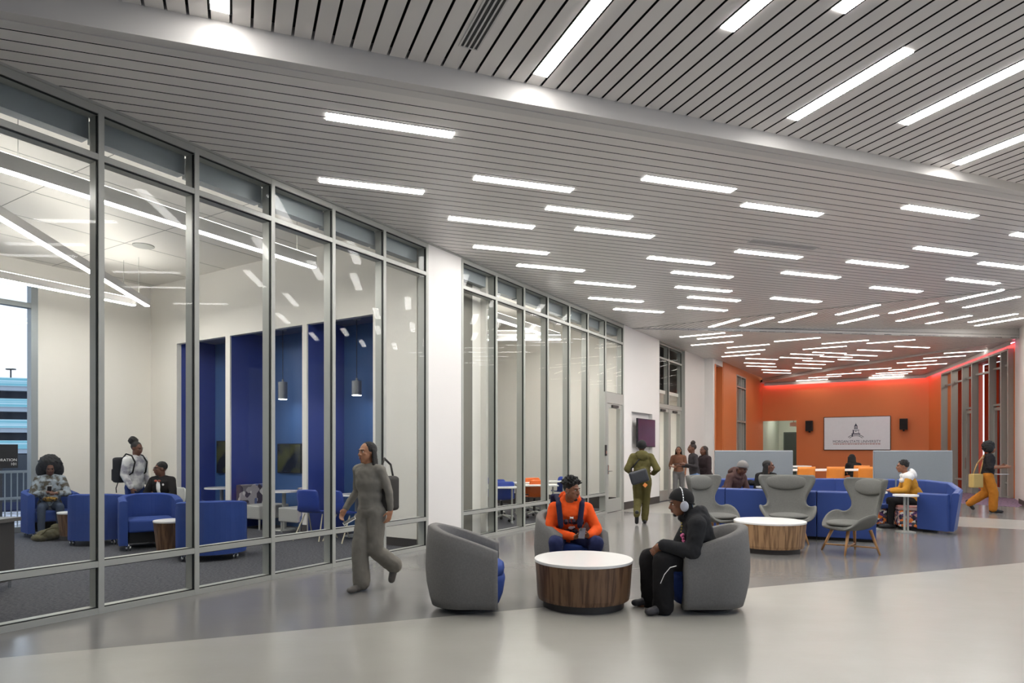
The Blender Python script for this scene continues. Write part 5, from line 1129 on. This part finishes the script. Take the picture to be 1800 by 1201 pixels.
# seated people ------------------------------------------------------------------
def sit(lean=.1, seat=.46, arms='table', reach=.38):
    J = dict(pelvis=(0, 0, seat+.09), chest=(0, .06+lean, seat+.40), neck=(0, .09+lean*1.5, seat+.585), head=(0, .115+lean*1.8, seat+.725), shR=(.17, .07+lean*1.3, seat+.535), shL=(-.17, .07+lean*1.3, seat+.535),
             hipR=(.09, .02, seat+.06), hipL=(-.09, .02, seat+.06), knR=(.13, .44, seat+.07), knL=(-.13, .44, seat+.07), anR=(.13, .46, .085), anL=(-.13, .46, .085), toeR=(.14, .62, .03), toeL=(-.14, .62, .03),
             elR=(.25, .16+lean, seat+.28), elL=(-.25, .16+lean, seat+.28), wrR=(.10, reach, seat+.26), wrL=(-.10, reach, seat+.26), hdR=(-.5, .8, .1), hdL=(.5, .8, .1), hnR=(0, -.2, -1), hnL=(0, -.2, -1))
    return {k: Vector(v) if k[:2] not in ('hd', 'hn') else v for k, v in J.items()}
J = sit(.07, .46, reach=.44)
person('person in a white and mustard jacket seated sideways at the right booth', (7.74, 12.5, 0), heading(-.88, .35), J, M_SKIN_M, [cloth('mustard_nylon', (196, 140, 52))], M_BLKC, M_SHOEB, h_short(.016, 60, .02), vox=.01, hood=False, sleeve=.06, topoff=.025, fold=.02,
       parts=lambda t, hq, HR, V, spine, fwd, sh: remesh((lambda b: (ell(b, V['chest']+spine*.10, (.195, .142, .08), Matrix((sh, fwd, sh.cross(fwd))).transposed()), cap(b, V['chest']+spine*.13, V['shR'], .10, .088), cap(b, V['chest']+spine*.13, V['shL'], .10, .088), ell(b, V['neck']-fwd*.12-spine*.04, (.12, .06, .11), Matrix((sh, fwd, sh.cross(fwd))).transposed()), [cap(b, V['neck']+sh*(.08*math.sin(a))-fwd*(.095*math.cos(a)), V['neck']+sh*(.08*math.sin(a+.4))-fwd*(.095*math.cos(a+.4)), .034, .034, 1, 8) for a in [i*.4 for i in range(-6, 6)]], obj('jacket_yoke', b, mat('white_nylon', (226, 224, 222), .6), t, smooth=True))[-1])(B()), .012, smooth=2))
J = sit(.20, .46, reach=.40); J['head'] = J['head']+Vector((0, .02, -.03))
person('person in a brown hoodie and grey beanie bent over, left of the small white table', (4.17, 12.9, 0), heading(.45, -.9), J, M_SKIN_D, cloth('brown_check_fleece', (92, 70, 66)), M_BLKC, M_SHOEB, h_beanie(cloth('grey_knit', (138, 134, 132))), vox=.01, hood=True, headR=R3(0, math.radians(-28)), sleeve=.06, topoff=.028, fold=.02)
J = sit(.10, .46, reach=.42)
def lt(t, hq, HR, V, spine, fwd, sh):
    mw = mat('white_print', (232, 226, 222), .8)
    for i, x in enumerate((-.09, -.05, -.01, .03, .07)):
        bm = B(); cap(bm, V['chest']-sh*x+fwd*.128+spine*(.03+.01*(i % 2)), V['chest']-sh*x+fwd*.128+spine*(-.01), .008, .008, 1, 6); obj('print_letter', bm, mw, t, smooth=True)
person('person in a black top with long braids looking right, seated at the small white table', (5.02, 13.2, 0), heading(.15, -1), J, M_SKIN_D, M_BLKC, M_BLKC, M_SHOEB, h_long(.24, M_HAIR, 26, .011), vox=.01, headR=R3(math.radians(55), 0), sleeve=.052, parts=lt)
t = empty('dark_bag', (4.78, 12.98, .80), .4, 'crumpled black bag lying on the small white table', 'bag'); bm = B(); ell(bm, (0, 0, .05), (.11, .08, .05)); ell(bm, (-.05, .02, .07), (.06, .05, .05)); o = obj('body', bm, M_BLKC, t, smooth=True); remesh(o, .012, .03)
J = sit(.10, .55, reach=.40); 
person('person with long black hair seen from behind at the white counter below the screen', (9.70, 18.35, 0), heading(-.1, 1), J, M_SKIN_D, M_BLKC, M_BLKC, M_SHOEB, h_long(.40, M_HAIR, 34, .028), vox=.014)
orange_chair(9.70, 18.4, heading(-.1, 1)*1, 'orange high chair mostly hidden behind the counter, under the long haired person')
# meeting room people
J = sit(.04, .46, reach=.36); J['wrR'] = Vector((.05, .40, .78)); J['wrL'] = Vector((-.09, .38, .76))
def bel(t, hq, HR, V, spine, fwd, sh):
    bm = B(); ell(bm, V['pelvis']+Vector((0, .16, .10)), (.12, .09, .05)); remesh(obj('belt_pouch', bm, mat('mustard_print', (190, 150, 60), .8, c2=(70, 50, 30), scale=40), t, smooth=True), .012)
M_CAMO = mat('camouflage_denim', (150, 160, 168), .9, c2=(78, 72, 60), scale=14)
person('person with big curly afro and camouflage jacket seated by the window', (-8.16, 11.55, 0), heading(.6, -.8), J, M_SKIN_D, M_CAMO, cloth('slate_denim', (70, 80, 98)), M_SHOEB, h_afro(.195, .05, back=.085), vox=.009, headR=R3(0, math.radians(-18)), sleeve=.062, topoff=.03, parts=bel)
t = empty('phone', (-7.92, 11.2, .84), .7, 'white phone in the hands of the person with the curly afro', 'phone'); t.rotation_euler = (.6, 0, .7); obj('case', rbox(-.036, .036, -.005, .005, -.07, .07, .004), M_WHITE, t); obj('screen', bx(-.032, .032, -.006, -.005, -.065, .065), M_DARK, t)
J = stand(1.66, .04, .03, lean=.02); J.update(wrR=Vector((.20, .14, .86)), wrL=Vector((-.20, .14, .86)), elR=Vector((.22, .0, 1.08)), elL=Vector((-.22, .0, 1.08)))
person('standing person in a grey sweatshirt with high puff bun looking down at the others', (-6.55, 11.35, 0), heading(.97, -.25), J, M_SKIN_D, mat('tie_dye_grey', (206, 206, 204), .9, c2=(140, 138, 146), scale=7), cloth('blue_jeans', (52, 70, 126)), M_SHOEB, h_bun(M_HAIR, (0, -.11, .12), .075), vox=.01, headR=R3(0, math.radians(-12)), slim=.88, sleeve=.062, topoff=.026)
t = empty('backpack', (-6.55, 11.35, 0), heading(.97, -.25), 'black backpack on the back of the standing person in grey', 'backpack'); obj('pack', rbox(-.15, .15, -.34, -.15, .94, 1.38, .06), M_BLKC, t, smooth=True); obj('front_pocket', rbox(-.12, .12, -.38, -.32, .97, 1.18, .03), M_BLKC, t, smooth=True)
for e in (1, -1):
    bm = B(); tube(bm, [(e*.10, -.17, 1.34), (e*.115, -.06, 1.44), (e*.12, .06, 1.41), (e*.13, .14, 1.30), (e*.14, .10, 1.12), (e*.15, -.1, 1.0)], .013); obj('strap', bm, M_BLKC, t, smooth=True)
bm = B(); tube(bm, [(0, -.34, .96), (.02, -.37, .84), (.03, -.35, .76)], .008); obj('loose_strap', bm, M_BLKC, t)
J = sit(.02, .46, reach=.36)
def bow(t, hq, HR, V, spine, fwd, sh):
    c = V['neck']+fwd*.085-Vector((0, 0, .03)); bm = B(); ell(bm, V['chest']+fwd*.085+spine*.02, (.045, .07, .15), Matrix((sh, fwd, sh.cross(fwd))).transposed()); obj('shirt_front', bm, M_WHITE, t, smooth=True)
    bm = B(); ell(bm, c+sh*.03+fwd*.03, (.03, .012, .02)); ell(bm, c-sh*.03+fwd*.03, (.03, .012, .02)); obj('bow_tie', bm, mat('rust_silk', (160, 74, 50), .4), t, smooth=True)
    bm = B(); ell(bm, V['chest']-sh*.10+fwd*.13+spine*.10, (.018, .01, .02)); obj('lapel_flower', bm, M_WHITE, t, smooth=True)
    for e in (1, -1):
        bm = B(); pts = [hq((e*.030+.024*math.cos(a), .096, .010+.018*math.sin(a))) for a in [2*math.pi*i/12 for i in range(13)]]; tube(bm, pts, .002, 5); tube(bm, [hq((e*.054, .094, .014)), hq((e*.078, .0, .012))], .002, 5); obj('spectacles', bm, M_DARK, t)
person('person in a black suit with bow tie and glasses seated behind the empty blue armchair', (-5.95, 11.25, 0), heading(-.1, -1), J, M_SKIN_D, M_BLKC, M_BLKC, M_SHOEB, h_short(.010, 20, .006), vox=.009, headR=R3(math.radians(-42), 0), sleeve=.058, topoff=.02, parts=bow)
plain_chair('pale shell chair under the person in the black suit', mat('pale_shell', (206, 206, 204), .4), heading(-.1, -1), -5.95, 11.28)
t = empty('duffel_bag', P(88, 942, 10.9), .5, 'crumpled olive bag lying on the carpet by the curly haired person', 'bag'); t.location.z = 0
bm = B(); ell(bm, (0, 0, .10), (.20, .13, .10)); ell(bm, (.10, .05, .18), (.11, .09, .08), Euler((0, .6, 0)).to_matrix()); ell(bm, (-.12, -.03, .06), (.14, .11, .06)); remesh(obj('body', bm, mat('olive_canvas', (98, 92, 66), .8, bump=.5, bscale=30), t, smooth=True), .012, .05)
bm = B(); tube(bm, [(-.12, -.1, .1), (-.02, -.14, .2), (.1, -.1, .22)], .012); obj('strap', bm, mat('olive_canvas', (98, 92, 66), .8), t)
